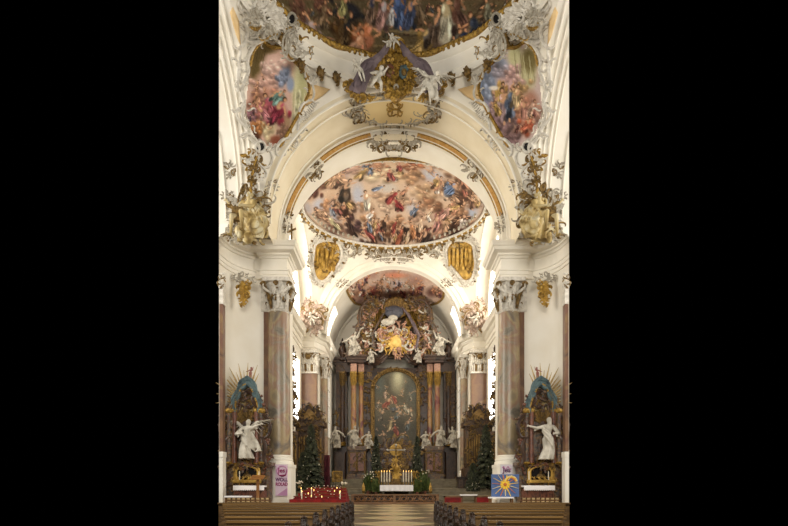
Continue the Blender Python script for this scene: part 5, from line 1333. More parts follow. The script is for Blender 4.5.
# canopy: blue drapery with a gilt lining
M_lining = mat('tan_gilt_lining', (176,150,98), .6, ramp=[(.36,(120,96,54)),(.5,(190,166,112)),(.64,(146,116,66))], scale=2.6)
for m, nm, sc_, dy in ((M_teal,'canopy_drapery',1.0,0),(M_lining,'canopy_lining',.8,.2)):
    mb = MB(); pts = [(231,415),(232,402),(237,389),(243,380),(248,377),(255,386),(260,399),(263,414)]
    q = catmull(pts,4); q = [(246+(x-246)*sc_, 412+(y-412)*(sc_ if dy else 1)) for x,y in q]
    if dy: mb.pprism(q, YS+.15, .3)
    else:
        for o in range(4): mb.tube([at(246+(x-246)*(1-o*.07)+.8*math.sin(i*1.1+o*2),412+(y-412)*(1-o*.07)+.8*math.sin(i*.9+o),YS-.1-.06*o) for i,(x,y) in enumerate(q)], [(.06+.065*math.sin(PI*(i+2)/(len(q)+3)))*(1+.35*math.sin(i*1.3+o*1.7)) for i in range(len(q))], 7)
        mb.pprism(q, YS+.25, .4)
    cd = sp(nm, mb, m)
mb = MB()
q = catmull([(235,410),(236,400),(241,389),(247,384),(253,392),(257,403),(259,412)],5)
for i in range(0,len(q)): mb.ell(at(q[i][0],q[i][1],YS-.3), (.09,.09,.13), 6, 5)
mb.build('gilded_tassel', M_gold, cd)
mb = MB()
for k in range(17):
    a = math.radians(62+k*8.2); L = 1.0 if k%2 else .8; r0, r1 = 17, (34 if k < 12 else 30)*L
    mb.tube([at(246+8*math.cos(a),400-8*math.sin(a),YS+.55),at(246+r1*math.cos(a)*.62,400-r1*.85*math.sin(a)*.8,YS+.55),at(246+r1*math.cos(a),400-r1*1.1*math.sin(a),YS+.55)], [.09,.075,.015], 5)
sp('gilded_ray', mb, M_ray)
mw, mg = MB(), MB()
for cx, cy, w, h, sd in ((228,426,12,40,1),(264,426,12,40,2),(245,404,30,16,3),(228,456,12,18,4),(264,456,12,18,5),(246,395,22,10,6)): rocaille(mw, mg, fs, cx, cy, w, h, 300+sd, 17, .07, .45)
sp('dark_scrollwork', mw, M_retable); sp('gilded_scrollwork', mg, M_goldd)
ch = figure('cherub_small', False, ((.2,-.06,.76),(.26,-.1,.92)), ((-.2,-.06,.6),(-.3,-.12,.56)), .2, None, None, True, 33)
o = put(ch, 'cherub', M_skin, at(250.5,378,YS-.1), 11*KS, 0, False); o.parent = SA; o.matrix_parent_inverse = Matrix.Translation(-Vector(SA.location))
# gilt framed shrine
mb = MB(); q = [(236,482),(236,472)]+[(247-11*math.cos(PI*i/12),472-6*math.sin(PI*i/12)) for i in range(13)]+[(258,472),(258,482)]
for o, r in ((0,.1),(-1.6,.07)): mb.tube([at(247+(x-247)*(1-o/11),y+(o if y<481 else 0),YS-.05) for x,y in q], r, 7)
mb.tube([at(233,481.5,YS-.1),at(261,481.5,YS-.1)], .13, 7)
for k in range(9): scroll(mb, fs, (236+k*2.6,480), (238+k*2.6,477), .05, 'C', 1 if k%2 else -1)
sh = sp('shrine_frame', mb, M_gild2)
mb = MB(); mb.pprism(q, YS+.25, .05); mb.build('dark_shrine_window', M_black, sh, False)
mb = MB(); mb.ell(at(247,476,YS+.15), (.34,.06,.22), 10, 6); mb.ell(at(247,472,YS+.15), (.12,.05,.12), 8, 5); mb.build('relic', M_goldd, sh)
SA2 = copy_mirror(SA, 'mottled marble side altar with blue canopy and gilt rays on the right pier')
statue('angel_statue', figure('angel_big', True, ((.26,-.04,.82),(.40,-.08,.86)), ((-.2,-.14,.62),(-.02,-.24,.62)), .2, seed=41, cape=True), M_statue, at(246,459,YS-.45), 39*KS, 'white angel statue with spread wings on the left side altar', 'statue', -.1, False, True, 'white statues of the side altars')
statue('bishop_statue', bishop, M_statue, at(547,460,YS-.45), 42*KS, 'white bearded statue in long robe, arm outstretched, on the right side altar', 'statue', .1, False, False, 'white statues of the side altars')
for s, nm in LR:
    f = lambda x: x if s < 0 else 788-x
    T = thing('altar_cloth', at(f(248.5),489,YS-.6), f'white lace-edged cloth on the {nm} side altar', 'cloth', 'lace cloths of the side altars')
    mb = MB(); x0, x1 = sorted((f(233),f(264))); mb.pbox(x0,485.5,x1,487,YS-.75,1.0); mb.pbox(x0,486,x1,489.4,YS-.78,.05); mb.build('linen', M_cloth, T, False)
    mb = MB()
    for q in range(16): mb.ell(at(x0+.9+q*1.95,489.4,YS-.76), (.075,.02,.09), 8, 5)
    mb.build('lace_edge', M_cloth, T)
    for cx, sd in ((239.5,'outer'),(259,'inner')):
        T = thing('altar_candle', at(f(cx),485,YS-.3), f'white candle at the {sd} end of the {nm} side altar', 'candle', 'candles on the side altars')
        mb = MB(); mb.plathe(f(cx), [(1.0,485.4),(1.0,485),(.35,484.4),(.35,481),(.8,480.6),(.5,480)], YS-.3, 10); mb.build('holder', M_gold, T)
        mb = MB(); mb.plathe(f(cx), [(.5,480.4),(.5,471.5),(.1,471)], YS-.3, 10); mb.build('wax', M_wax, T)

# ================================================================== CHOIR CASES, TREES
YO = 52.0; fo = plane(YO-.3)
OC = thing('choir_organ', (-9.4,YO,1.2), 'carved walnut organ case with gilt statues on the left choir side', 'organ case', 'organ cases of the choir')
def op(name, mb, m, p=OC, smooth=True): return mb.build(name, m, p, smooth)
mb = MB(); mb.pbox(295,425,322,490,YO,2.2,.3); mb.pbox(293,421,324,426,YO-.3,2.6,.3); mb.pbox(284,434,297,490,YO-1.2,2.4,.3); mb.pbox(293,468,324,490,YO-.5,2.6,.3); op('case', mb, M_organ, smooth=False)
mb = MB(); mb.pprism(catmull([(298,421),(299,411),(304,408),(309,402),(314,408),(319,411),(320,421)],4), YO, 1.4); cr = op('crest', mb, M_organ, smooth=False)
mb = MB(); mb.pprism(catmull([(304,420),(304.5,413),(309,409),(313.5,413),(314,420)],4), YO-.12, .1); mb.build('gilded_niche', M_pipe, cr, False)
for k in range(11):
    x = 297+k*2.35; top = 432-7*math.sin(PI*(k+.5)/11)*-.4
    mb = MB(); mb.tube([at(x,466,YO-.25),at(x,463,YO-.25),at(x,434+abs(k-5)*.9,YO-.25)], [.03,.1,.1], 8); op('pipe', mb, M_pipe)
for k in range(5):
    x = 285.5+k*2.5
    mb = MB(); mb.tube([at(x,476,YO-1.45),at(x,472,YO-1.45),at(x,441+(k%2)*3,YO-1.45)], [.03,.11,.11], 8); op('pipe', mb, M_pipe)
mb = MB(); mb.pbox(288.5,345,291.5,434,YO-.9,.3); mb.pbox(286,404,294.5,408,YO-1.2,.7,.1); mb.pbox(286.5,372,294,375,YO-1.2,.7,.1); mb.pbox(284,431,297,436,YO-1.5,2.6,.3); op('tall_standard', mb, M_organ, smooth=False)
for x, y, h in ((290.3,372,22),(290.3,404,21)):
    o = put(robed3 if y < 380 else robed, 'gilded_figure', M_goldd, at(x,y,YO-1.0), h*YO/FP, 0, y < 380); o.parent = OC; o.matrix_parent_inverse = Matrix.Translation(-Vector(OC.location))
mw, mg = MB(), MB()
for cx, cy, w, h, sd, n in ((309,412,20,16,1,9),(309,428,28,8,2,10),(290,352,7,18,3,10),(290,386,8,18,4,10),(290,418,9,18,5,10),(309,467,30,12,6,16),(290,440,13,14,7,10),(322,420,6,20,8,8)): rocaille(mw, mg, fo if cx > 300 else plane(YO-1.5), cx, cy, w, h, 400+sd, n, .1, .5)
encrust(fo, [(295,466),(295,424),(300,410),(309,401),(318,410),(322,424),(322,466)], [('walnut_scrollwork',M_organ,.6),('gilded_scrollwork',M_goldd,.4)], 34, .07, 700, OC, hole=[(304,464),(304,410),(314,410),(314,464)], L=(3,7))
encrust(plane(YO-1.35), [(284,470),(284,436),(286,400),(286,345),(294,345),(295,400),(297,436),(297,470)], [('walnut_scrollwork',M_organ,.5),('gilded_scrollwork',M_goldd,.5)], 50, .08, 701, OC, L=(3,7))
op('carved_scrollwork', mw, M_woodd); op('gilded_scrollwork', mg, M_goldd)
copy_mirror(OC, 'carved walnut organ case with gilt statues on the right choir side')
ST = thing('choir_stall', (-8.4,50,1.2), 'low dark choir stall below the left organ case', 'choir stall', 'choir stalls')
mb = MB(); mb.pbox(293,478,330,489,49.2,1.2,.1); mb.pbox(292,476.5,331,478.5,49.0,1.5,.1); mb.build('desk', M_woodd, ST, False)
for k in range(7): mb = MB(); x = 295+k*5; mb.pbox(x,479.5,x+3.6,487.5,49.08,.14); mb.build('panel', M_organ, ST, False)
copy_mirror(ST, 'low dark choir stall below the right organ case')

def fir(px, base, top, hw, Y, seed, label):
    R = random.Random(seed); b = at(px,base,Y); H = (base-top)*Y/FP; W = hw*Y/FP
    T = thing('fir_tree', b, label, 'tree', 'fir trees in the choir')
    mb = MB(); mb.tube([b, b+Vector((0,0,H*.96))], [.16,.02], 7); mb.build('trunk', M_organ, T)
    mb = MB()
    for i in range(420):
        t = i/420; z = H*(.04+.95*t); L = W*(1-t)**.8*R.uniform(.7,1.08)+.1; a = R.uniform(0,2*PI)
        d = Vector((math.cos(a),math.sin(a),0)); w = Vector((-d.y,d.x,0)); p = b+Vector((0,0,z))
        dr = -.28*L; e = p+d*L+Vector((0,0,dr)); m = p+d*L*.55+Vector((0,0,dr*.2))
        ww = .16+.1*L
        mb.add([p, m+w*ww, m+Vector((0,0,.12)), m-w*ww, e, e+w*ww*.6-d*.2, e-w*ww*.6-d*.2], [(0,1,2),(0,2,3),(2,1,5),(2,5,4),(2,4,6),(2,6,3)])
        for q in range(2):
            f_ = R.uniform(.5,.9); c0 = p+d*L*f_+Vector((0,0,dr*f_)); s = R.choice((-1,1)); c1 = c0+w*s*.3*L*.7+d*.2+Vector((0,0,-.12))
            mb.add([c0+d*.09, c0-d*.09, c1, (c0+c1)/2+Vector((0,0,.08))], [(0,3,2),(1,2,3)])
    mb.build('needles', M_fir, T, False)
    mb = MB()
    for i in range(9):
        t = R.uniform(.05,.9); a = R.uniform(PI,2*PI); L = W*(1-t)**.8; p = b+Vector((math.cos(a)*L*.95,math.sin(a)*L*.95,H*(.04+.95*t)-.2*L)); mb.ell(p, (.045,.045,.06), 6, 4)
    mb.build('straw_star', M_wax, T)
fir(311,489,424,14,47.3,1,'tall dark fir tree before the left organ case')
fir(303,490,452,10,46.9,2,'small dark fir tree beside the left pier plinth')
fir(486,490,424,15,47.3,3,'tall dark fir tree before the right organ case')
fir(473,490,463,8,46.9,4,'short dark fir tree at the inner side of the right tall fir')
for px, nm in ((376,'left'),(417,'right')): fir(px,488,436,8,56,9+px,f'dark fir tree {nm} of the gilt crucifix before the high altar')

# ================================================================== PEOPLE'S ALTAR AND CROSS ALTAR
YA2 = 43.6
T = thing('mensa_altar', (at(396.5,0,YA2).x,YA2,.6), 'low stone altar table under white linen before the choir steps', 'altar')
mb = MB(); mb.pbox(383,491,410,495,YA2-.2,1.1,.1); mb.box(*sorted((at(383,0,YA2).x,at(410,0,YA2).x)),YA2-.2,YA2+.9,.6,.9); mb.build('pedestal', M_step, T, False)
mb = MB(); mb.pbox(381,485.6,412,487,YA2-.4,1.5,.05); mb.build('tabletop', M_step, T, False)
mb = MB(); mb.pbox(380,485,413,485.7,YA2-.5,1.7); 
a0, a1 = at(380,485,YA2).x, at(413,485,YA2).x
mb.grid(lambda u,v: (a0+(a1-a0)*u, YA2-.5-.05*math.sin(u*40)*v, at(0,485.2+5.8*v,YA2).z), 60, 3)
o = mb.build('altar_linen', M_cloth, None); tag(o, 'long white linen cloth hanging over the low altar table', 'cloth')
YC2 = 46.2
T = thing('gilded_crucifix', (at(396,0,YC2).x,YC2,.9), 'tall gilt altar cross with round glory behind the white altar', 'crucifix')
mb = MB(); mb.pbox(389,482,403,492,YC2-.4,1,.15); mb.pbox(391,479,401,482,YC2-.3,.8,.1); mb.build('pedestal', M_goldd, T, False)
mb = MB(); mb.plathe(396, [(3.8,479),(3.2,476),(2.0,474),(2.8,470),(3.4,467),(2.0,465),(1.2,463),(2.2,461),(1.3,459),(.9,455)], YC2, 18); s0 = mb.build('stem', M_gild2, T)
mb = MB(); rocaille(mb, mb, plane(YC2-.3), 396, 469, 9, 20, 55, 14, .05, 1); mb.build('gilded_foliage', M_gild2, s0)
mb = MB(); mb.ell(at(396,450,YC2), (.58,.12,.58), 20, 10); mb.tube([at(396+5.4*math.cos(a*PI/12),450-5.4*math.sin(a*PI/12),YC2) for a in range(25)], .08, 6); d0 = mb.build('glory_disc', M_gild2, T)
mb = MB()
for q in range(16): a = 2*PI*q/16; mb.tube([at(396+5*math.cos(a),450-5*math.sin(a),YC2),at(396+7*math.cos(a),450-7*math.sin(a),YC2)], [.07,.01], 4)
mb.build('ray', M_gold, d0)
mb = MB(); mb.tube([at(387.5,450,YC2-.16),at(404.5,450,YC2-.16)], .075, 6); mb.tube([at(396,445,YC2-.16),at(396,456,YC2-.16)], .06, 6)
for x, y in ((387.5,450),(404.5,450),(396,445)): mb.ell(at(x,y,YC2-.16), (.11,.08,.11), 8, 6)
mb.build('silver_cross', mat('silver',(180,176,166),.35,.6), T)
o = put(figure('crucified', False, ((.24,0,.80),(.44,0,.84)), ((-.24,0,.80),(-.44,0,.84)), 0, ((.04,-.04,.27),(.02,.0,.03)), ((-.04,-.04,.27),(-.02,.0,.03)), False, 51), 'corpus', M_goldd, at(396,455.5,YC2-.28), .9); o.parent = T; o.matrix_parent_inverse = Matrix.Translation(-Vector(T.location))
T = thing('candle_ledge', (at(396.5,0,45.2).x,45.2,.6), 'long low stone ledge holding the candles behind the white altar', 'ledge')
mb = MB(); x0, x1 = at(377,0,45.2).x, at(416,0,45.2).x; mb.box(x0,x1,45.0,45.75,.6,1.12); mb.build('body', M_step, T, False)
mb = MB(); mb.box(x0-.05,x1+.05,44.95,45.78,1.12,1.2); mb.build('top_slab', M_step, T, False)
ords = ['outermost','second','third','innermost']
for s, nm in LR:
    for k, cx in enumerate((381.5,384.2,386.9,389.6)):
        x = cx if s < 0 else 793-cx
        T = thing('altar_candlestick', at(x,488,45.2), f'white candle in gilt stick behind the low altar, {ords[k]} of four {nm} of cross', 'candlestick', 'candles behind the white altar')
        mb = MB(); mb.plathe(x, [(.9,488.5),(.9,487.5),(.3,486.5),(.3,485),(.5,484),(.28,483),(.6,481.6)], 45.2, 10); mb.build('stick', M_gold, T)
        mb = MB(); mb.plathe(x, [(.55,482),(.55,472.5),(.1,472)], 45.2, 10); mb.build('wax', M_wax, T)
        mb = MB(); mb.plathe(x, [(.05,472),(.3,471.4),(.02,470)], 45.2, 8); mb.build('flame', M_flame, T)
    x = 379 if s < 0 else 414
    T = thing('gilded_candelabrum', at(x,488,45.5), f'gilt branched candelabrum {nm} of the white candles behind the altar', 'candelabrum', 'candelabra of the low altar')
    mb = MB(); mb.plathe(x, [(1.6,489),(1.2,488),(.4,486),(.4,479),(1.2,478),(.4,477),(.3,473)], 45.5, 12); st = mb.build('stem', M_gold, T)
    mb = MB()
    for q in (-1,0,1): scroll(mb, plane(45.4), (x,477), (x+q*3.2+.1,473-abs(q)), .06, 'S', q or 1); mb.ell(at(x+q*3,472,45.4), (.13,.13,.13), 8, 6)
    mb.build('branch', M_gold, st)
    x = 363.5 if s < 0 else 430.5
    T = thing('gilded_lantern', at(x,494,39.6), f'gilt lantern standing behind the {nm} end of the communion rail', 'lantern', 'lanterns behind the communion rail')
    mb = MB(); mb.plathe(x, [(1.5,504),(1.5,497),(.8,496),(.7,493),(1.4,492.4),(1.7,491)], 39.6, 8); mb.build('stand', M_goldd, T)
    mb = MB(); mb.plathe(x, [(1.5,491),(1.7,490),(1.5,486),(.6,484),(.2,482.5)], 39.6, 8); mb.build('lantern_body', M_gold, T)
def plant(px, base, h, w, Y, seed, label, name='potted_plant', m=None, nb=190):
    R = random.Random(seed); b = at(px,base,Y); k = Y/FP
    T = thing(name, b, label, 'plant', 'green plants round the low altar')
    mb = MB(); mb.lathe((b.x,b.y), [(.18*w*k,b.z-.25),(.25*w*k,b.z+.1*h*k),(.22*w*k,b.z+.1*h*k+.02)], 12); mb.build('pot', M_redmar, T)
    mb = MB()
    for i in range(nb):
        a = R.uniform(0,2*PI); r = R.uniform(.05,1)**.7*w*k; z = h*k*(1-.5*(r/(w*k))**1.5)*R.uniform(.35,1)
        e = b+Vector((math.cos(a)*r,math.sin(a)*r*.8,z)); s_ = b+Vector((math.cos(a)*r*.3,math.sin(a)*r*.3,z*.4)); d = (e-s_).normalized(); wv = d.cross(Vector((R.uniform(-1,1),R.uniform(-1,1),.4))).normalized()*.09
        mb.add([s_, (s_+e)/2+wv, e, (s_+e)/2-wv, (s_+e)/2+Vector((0,0,.03))], [(0,1,4),(1,2,4),(2,3,4),(3,0,4)])
    mb.build('foliage', m or M_leaf, T, False)
    mb = MB()
    for i in range(7): a = R.uniform(0,2*PI); r = R.uniform(.3,.9)*w*k; mb.ell(b+Vector((math.cos(a)*r,-abs(math.sin(a))*r*.8,h*k*R.uniform(.5,.95))), (.06,.06,.06), 6, 5)
    mb.build('pale_bloom', M_gold if seed%2 else M_wax, T)
for k, (px, h, w, Y, lab) in enumerate(((368,27,7,44.2,'bushy green plant at the far left of the low altar'),(376,19,6,43.4,'green plant just left of the white altar cloth'),(372,25,4,45.6,'tall slim green plant behind the left altar plants'),(417,19,6,43.4,'green plant just right of the white altar cloth'),(425,27,7,44.2,'bushy green plant at the far right of the low altar'),(421,26,4,45.6,'tall slim green plant behind the right altar plants'))):
    plant(px, 494, h, w, Y, 60+k, lab)

# ================================================================== COMMUNION RAIL, KNEELERS
YR = 38.6
T = thing('communion_rail', (at(395,0,YR).x,YR,0), 'carved brown wooden communion rail across the end of the aisle', 'rail')
mb = MB(); mb.pbox(351,494.2,439,495.6,YR-.12,.36,.02); mb.build('top_rail', M_railw, T, False)
mb = MB(); mb.pbox(352,501.8,438,504,YR-.08,.3); mb.build('bottom_rail', M_railw, T, False)
for x in (352.5,394.5,437.5): mb = MB(); mb.pbox(x-1.3,495,x+1.3,504,YR-.1,.34); mb.build('post', M_railw, T, False)
mb = MB(); mb.pbox(353,495.6,437,502,YR+.08,.08); mb.build('back_board', M_woodd, T, False)
mw = MB()
M_carv = mat('carved_pale_wood', (132,92,52), .5, rgb2=(84,54,28), scale=4)
for h0 in (355,397):
    for k in range(12):
        x = h0+k*3.3; scroll(mw, plane(YR), (x,501), (x+3,496.8), .05, 'CS'[k%2], 1 if k%2 else -1); scroll(mw, plane(YR), (x,497), (x+2.4,500.6), .04, 'C', -1 if k%2 else 1); leaf(mw, plane(YR), (x+1.5,499), k, 2, .5, .08)
mw.build('carved_scrolls', M_carv, T)
def kneeler(x0, x1, label):
    T = thing('kneeler', at((x0+x1)/2,503,YR), label, 'kneeler', 'red padded kneelers beside the rail')
    mb = MB(); mb.pbox(x0,496,x1,497.5,YR,.3)
    for x in (x0,x1-1.5): mb.pbox(x,496,x+1.5,503.5,YR,.3)
    mb.build('frame', M_railw, T, False)
    mb = MB(); mb.pbox(x0+1,497.4,x1-1,502.5,YR-.06,.3,.02); mb.build('red_pad', M_red, T, False)
kneeler(444,462,'red padded wooden kneeler just right of the communion rail'); kneeler(476,491,'red padded wooden kneeler left of the sun painting')
def table(x0, x1, y, Y, label, m=M_cloth):
    T = thing('low_table', at((x0+x1)/2,503,Y), label, 'table', 'low white-topped tables')
    mb = MB(); mb.pbox(x0,y,x1,y+1.4,Y,.8,.03); mb.build('white_top', m, T, False)
    for x in (x0+.6,x1-1.8):
        for d in (.05,.63): mb = MB(); a = at(x,0,Y).x; mb.box(a,a+.1,Y+d,Y+d+.1,0,at(0,y+1.4,Y).z); mb.build('leg', M_railw, T, False)
table(461,477.5,494.4,40,'low white-topped table between two red kneelers, right of the rail')
table(224,249,496,34.5,'low white-topped table at the foot of the left side altar')
table(490,514,497,35.3,'low white-topped stand under the blue sun painting')
ordn = ['first','second','third','fourth','fifth','sixth','seventh','eighth','ninth','tenth','eleventh','twelfth']
def chair(px, Y, label):
    b = at(px,503,Y); b.z = 0
    T = thing('prayer_chair', b, label, 'chair', 'wooden chairs before the side altars')
    x, y = b.x, b.y; w = .17
    mb = MB(); mb.box(x-w,x+w,y+.02,y+.4,.40,.44); mb.build('seat', M_railw, T, False)
    mb = MB(); mb.box(x-w,x+w,y-.02,y+.03,.50,.62); mb.box(x-w,x+w,y-.02,y+.03,.32,.40); mb.build('backrest', M_carvc, T, False)
    for dx in (-w,w-.05):
        for dy, h in ((-.02,.64),(.34,.4)): mb = MB(); mb.box(x+dx,x+dx+.05,y+dy,y+dy+.05,0,h); mb.build('leg', M_railw, T, False)
M_carvc = mat('worn_chair_wood', (184,158,112), .55, rgb2=(146,120,80), scale=3)
for k in range(9): chair(229+k*4.8, 33.6, f'worn wooden chair before the left side altar, {ordn[k]} from the left of its row')
for k in range(8): chair(524+k*4.7, 33.6, f'worn wooden chair before the right side altar, {ordn[k]} from the left of its row')
# lectern
M_lect = mat('honey_wood', (150,102,50), .5, rgb2=(116,74,34), scale=3)
T = thing('lectern', at(257,500,35.2), 'wooden lectern on a single post before the left side altar', 'lectern')
b = at(257.5,0,35.2)
mb = MB(); mb.box(b.x-.09,b.x+.09,35.2,35.38,.1,at(0,479,35.2).z); mb.build('post', M_lect, T, False)
mb = MB(); mb.box(b.x-.4,b.x+.4,34.9,35.7,0,.12,.05); mb.build('foot', M_railw, T, False)
mb = MB(); x0, x1 = at(251,0,35.2).x, at(264,0,35.2).x; z = at(0,479,35.2).z
mb.add([(x0,34.9,z-.05),(x1,34.9,z-.05),(x1,35.6,z+.22),(x0,35.6,z+.22),(x0,34.9,z+.03),(x1,34.9,z+.03),(x1,35.6,z+.3),(x0,35.6,z+.3)], [(0,3,2,1),(4,5,6,7),(0,1,5,4),(1,2,6,5),(2,3,7,6),(3,0,4,7)]); mb.build('book_rest', M_lect, T, False)
# ================================================================== BANNERS AND PAINTED BOARD
def text(s, size, c, m, parent, name='lettering', rz=0, bold=0.0, sx=1.0):
    cu = bpy.data.curves.new(name,'FONT'); cu.body = s; cu.size = size; cu.align_x = 'CENTER'; cu.align_y = 'CENTER'; cu.extrude = .01; cu.offset = bold
    o = bpy.data.objects.new('tmpt', cu); COL.objects.link(o)
    dg = bpy.context.evaluated_depsgraph_get(); me = bpy.data.meshes.new_from_object(o.evaluated_get(dg)); bpy.data.objects.remove(o)
    M = Matrix.Translation(c) @ Matrix.Rotation(rz,4,'Y') @ Matrix.Rotation(PI/2,4,'X') @ Matrix.Diagonal((sx,1,1,1)); me.transform(M)
    me.materials.clear(); me.materials.append(m); return link(name, me, parent)
M_ban = mat('pale_lilac_banner', (238,218,232), .8, rgb2=(226,192,216), scale=.7)
M_mag = mat('magenta_print', (150,34,96), .7); M_lil = mat('lilac_print', (206,150,190), .7); M_vio = mat('violet_print', (96,40,92), .7)
YB = 38.45; kb = YB/FP
T = thing('banner', at(281,497,YB), 'white and lilac banner with magenta lettering hung on the left pier plinth', 'banner', 'banners on the pier plinths')
mb = MB(); mb.pbox(275.5,464.5,287.5,496,YB+.1,.03); p = mb.build('cloth', M_ban, T, False)
c0 = at(281.8,471,YB)
mb = MB(); mb.tube([c0+Vector((5.2*kb*math.cos(a*PI/10),0.08,5*kb*math.sin(a*PI/10))) for a in range(21)], .05, 5); mb.build('ring_mark', M_lil, T)
mb = MB(); q = [at(277.5,473,YB)]+[at(277.5+i*1.0,474.5+1.2*math.sin(PI*i/9),YB) for i in range(1,9)]+[at(286.6,469.5,YB)]
mb.tube([v+Vector((0,.07,0)) for v in q], [.04,.08,.12,.16,.18,.2,.2,.18,.12,.05], 6, flat=.4); mb.build('crescent_mark', M_mag, T)
text('Jes', .5, at(281.3,470.5,YB)+Vector((0,.07,0)), M_mag, T, bold=.012)
text('WOLL', .40, at(281.4,479.8,YB)+Vector((0,.07,0)), M_vio, T, bold=.012, sx=.85)
text('ROLAD', .37, at(281.4,484.4,YB)+Vector((0,.07,0)), M_mag, T, bold=.012, sx=.8)
mb = MB(); mb.xzprism([(at(276,0,YB).x,at(0,495.5,YB).z),(at(287,0,YB).x,at(0,495.5,YB).z),(at(287,0,YB).x,at(0,488,YB).z)], YB+.08, .02); mb.build('lilac_corner', M_lil, T, False)
M_ban2 = mat('white_banner', (240,232,238), .8)
T = thing('banner', at(507,497,YB), 'white banner with violet script behind the blue sun painting', 'banner', 'banners on the pier plinths')
mb = MB(); mb.pbox(500.5,464.5,513,496,YB+.1,.03); mb.build('cloth', M_ban2, T, False)
text('Jes', .56, at(507,470,YB)+Vector((0,.07,0)), M_vio, T, bold=.014)
mb = MB(); mb.tube([at(502.5+.25*i,468-1.5*math.sin(i*.35),YB)+Vector((0,.07,0)) for i in range(36)], .04, 5); mb.build('swash', M_lil, T)
YP = 35.6
T = thing('sun_painting', at(505.5,499,YP), 'square blue board painted with a yellow sun and rays, propped before the right plinth', 'painting')
mb = MB(); mb.pbox(491.5,474.3,519,496.8,YP,.08); mb.build('blue_board', mat('blue_paint',(72,98,150),.75,rgb2=(88,112,160),scale=3), T, False)
M_yel = mat('yellow_paint',(238,196,60),.7); M_or = mat('orange_paint',(206,124,60),.7,rgb2=(180,98,48),scale=5); M_cr = mat('cream_paint',(226,206,150),.7)
mb = MB(); mb.ell(at(505.2,484.5,YP), (.27,.035,.27), 18, 8)
for q in range(10): a = 2*PI*q/10; mb.ell(at(505.2+4*math.cos(a),484.5-4*math.sin(a),YP), (.09,.03,.09), 8, 5)
mb.build('sun_disc', M_yel, T)
mb = MB(); mb.ell(at(505.2,484.5,YP-.05), (.13,.03,.13), 12, 6); mb.build('sun_centre', M_or, T)
for k in range(15):
    a = 2*PI*(k+.3)/15; L = min(13.2/max(.05,abs(math.cos(a))), (9.5 if math.sin(a) > 0 else 11.5)/max(.05,abs(math.sin(a))), 13.5)
    mb = MB(); mb.tube([at(505.2+5*math.cos(a),484.5-5*math.sin(a),YP-.01),at(505.2+L*math.cos(a),484.5-L*math.sin(a),YP-.01)], [.05,.03], 5, flat=.6); mb.build('ray', (M_yel,M_or,M_cr)[k%3], T)
for o, m in ((0,M_cr),(1.0,M_yel),(2.0,M_or)):
    mb = MB(); mb.tube([at(511+(6-o)*math.cos(PI*i/12),481.5-(5.5-o)*math.sin(PI*i/12),YP-.01) for i in range(13)], .045, 5, flat=.6); mb.build('arc', m, T)
# ================================================================== RED CANDLE STAND
YK = 35.6
T = thing('candle_stand', (at(317,0,YK).x,YK,0), 'stepped stand draped in red cloth beside the left pier plinth', 'candle stand')
xl, xr = at(289,0,YK).x, at(346,0,YK).x
tiers = [(at(0,499.5,YK).z,0),(at(0,496.5,YK).z,.55),(at(0,493.5,YK).z,1.1),(at(0,490.5,YK).z,1.65),(at(0,488,YK).z,2.2)]
mb = MB()
for i, (z, d) in enumerate(tiers):
    mb.box(xl+i*.22, xr-i*.06, YK+d, YK+2.9, 0 if i == 0 else tiers[i-1][0], z, .04)
mb.build('red_cloth', M_red, T, False)
mb = MB()
for i, (z, d) in enumerate(tiers[1:]): mb.tube([(xl+i*.22+.2,YK+d-.0,z+.01),(xr-.1,YK+d,z+.01)], .02, 5)
mb.build('brass_edge', M_goldd, T)
R = random.Random(77)
def candle(name, x, y, z, h, r, label, group, lit, glass):
    T = thing(name, (x,y,z), label, 'candle', group)
    if glass: mb = MB(); mb.lathe((x,y), [(r*.8,z),(r,z+.02),(r*1.05,z+h*.7)], 10); mb.build('glass_cup', M_redglass, T)
    else: mb = MB(); mb.lathe((x,y), [(r*1.6,z),(r*1.6,z+.02),(r*.8,z+.05)], 10); mb.build('saucer', M_goldd, T)
    mb = MB(); mb.lathe((x,y), [(r*.75,z+.01),(r*.75,z+h)], 10); mb.build('wax', M_wax, T)
    if lit: mb = MB(); mb.lathe((x,y), [(.008,z+h),(.035,z+h+.05),(.006,z+h+.13)], 8); mb.build('flame', M_flame, T)
n = 0
for i, (z, d) in enumerate(tiers):
    for k in range(9):
        if R.random() < .12: continue
        x = xl+.35+i*.24+k*(xr-xl-.7-i*.28)/8.4+R.uniform(-.1,.1); y = YK+d+.28
        candle('votive_candle', x, y, z, R.uniform(.13,.22), .05, 'small votive candle in a red glass on the red draped stand', 'votive candles on the red stand', R.random() < .1, True); n += 1
for k, (px, py, i, lab) in enumerate(((301.5,499,0,'tall lit white candle at the front left of the red stand'),(340,499,0,'tall lit white candle at the front right of the red stand'),(299.5,495,1,'tall lit white candle on the second tier, left end of the red stand'),(310,496,1,'tall white candle on the second tier of the red stand, third from left'))):
    z, d = tiers[i]; candle('tall_candle', at(px,0,YK).x, YK+d+.1, z, .55, .05, lab, 'tall candles on the red stand', True, False)
def nat(px, py, Y, label, name, cat, seed):
    b = at(px,py,Y); T = thing(name, b, label, cat); R = random.Random(seed); mb = MB()
    for q in range(6): a = R.uniform(0,2*PI); mb.tube([b,b+Vector((.05*math.cos(a),.05*math.sin(a),.25)),b+Vector((.22*math.cos(a),.2*math.sin(a),.4))], .012, 4)
    mb.build('stem', M_leaf, T); mb = MB()
    for q in range(14): a = R.uniform(0,2*PI); r = R.uniform(0,.26); mb.ell(b+Vector((r*math.cos(a),r*math.sin(a),.36+R.uniform(0,.2))), (.06,.06,.05), 7, 5)
    mb.build('pale_flower', M_wax, T); mb = MB(); mb.lathe((b.x,b.y), [(.1,b.z-.01),(.15,b.z+.1),(.09,b.z+.2)], 12); mb.build('vase', M_goldd, T)
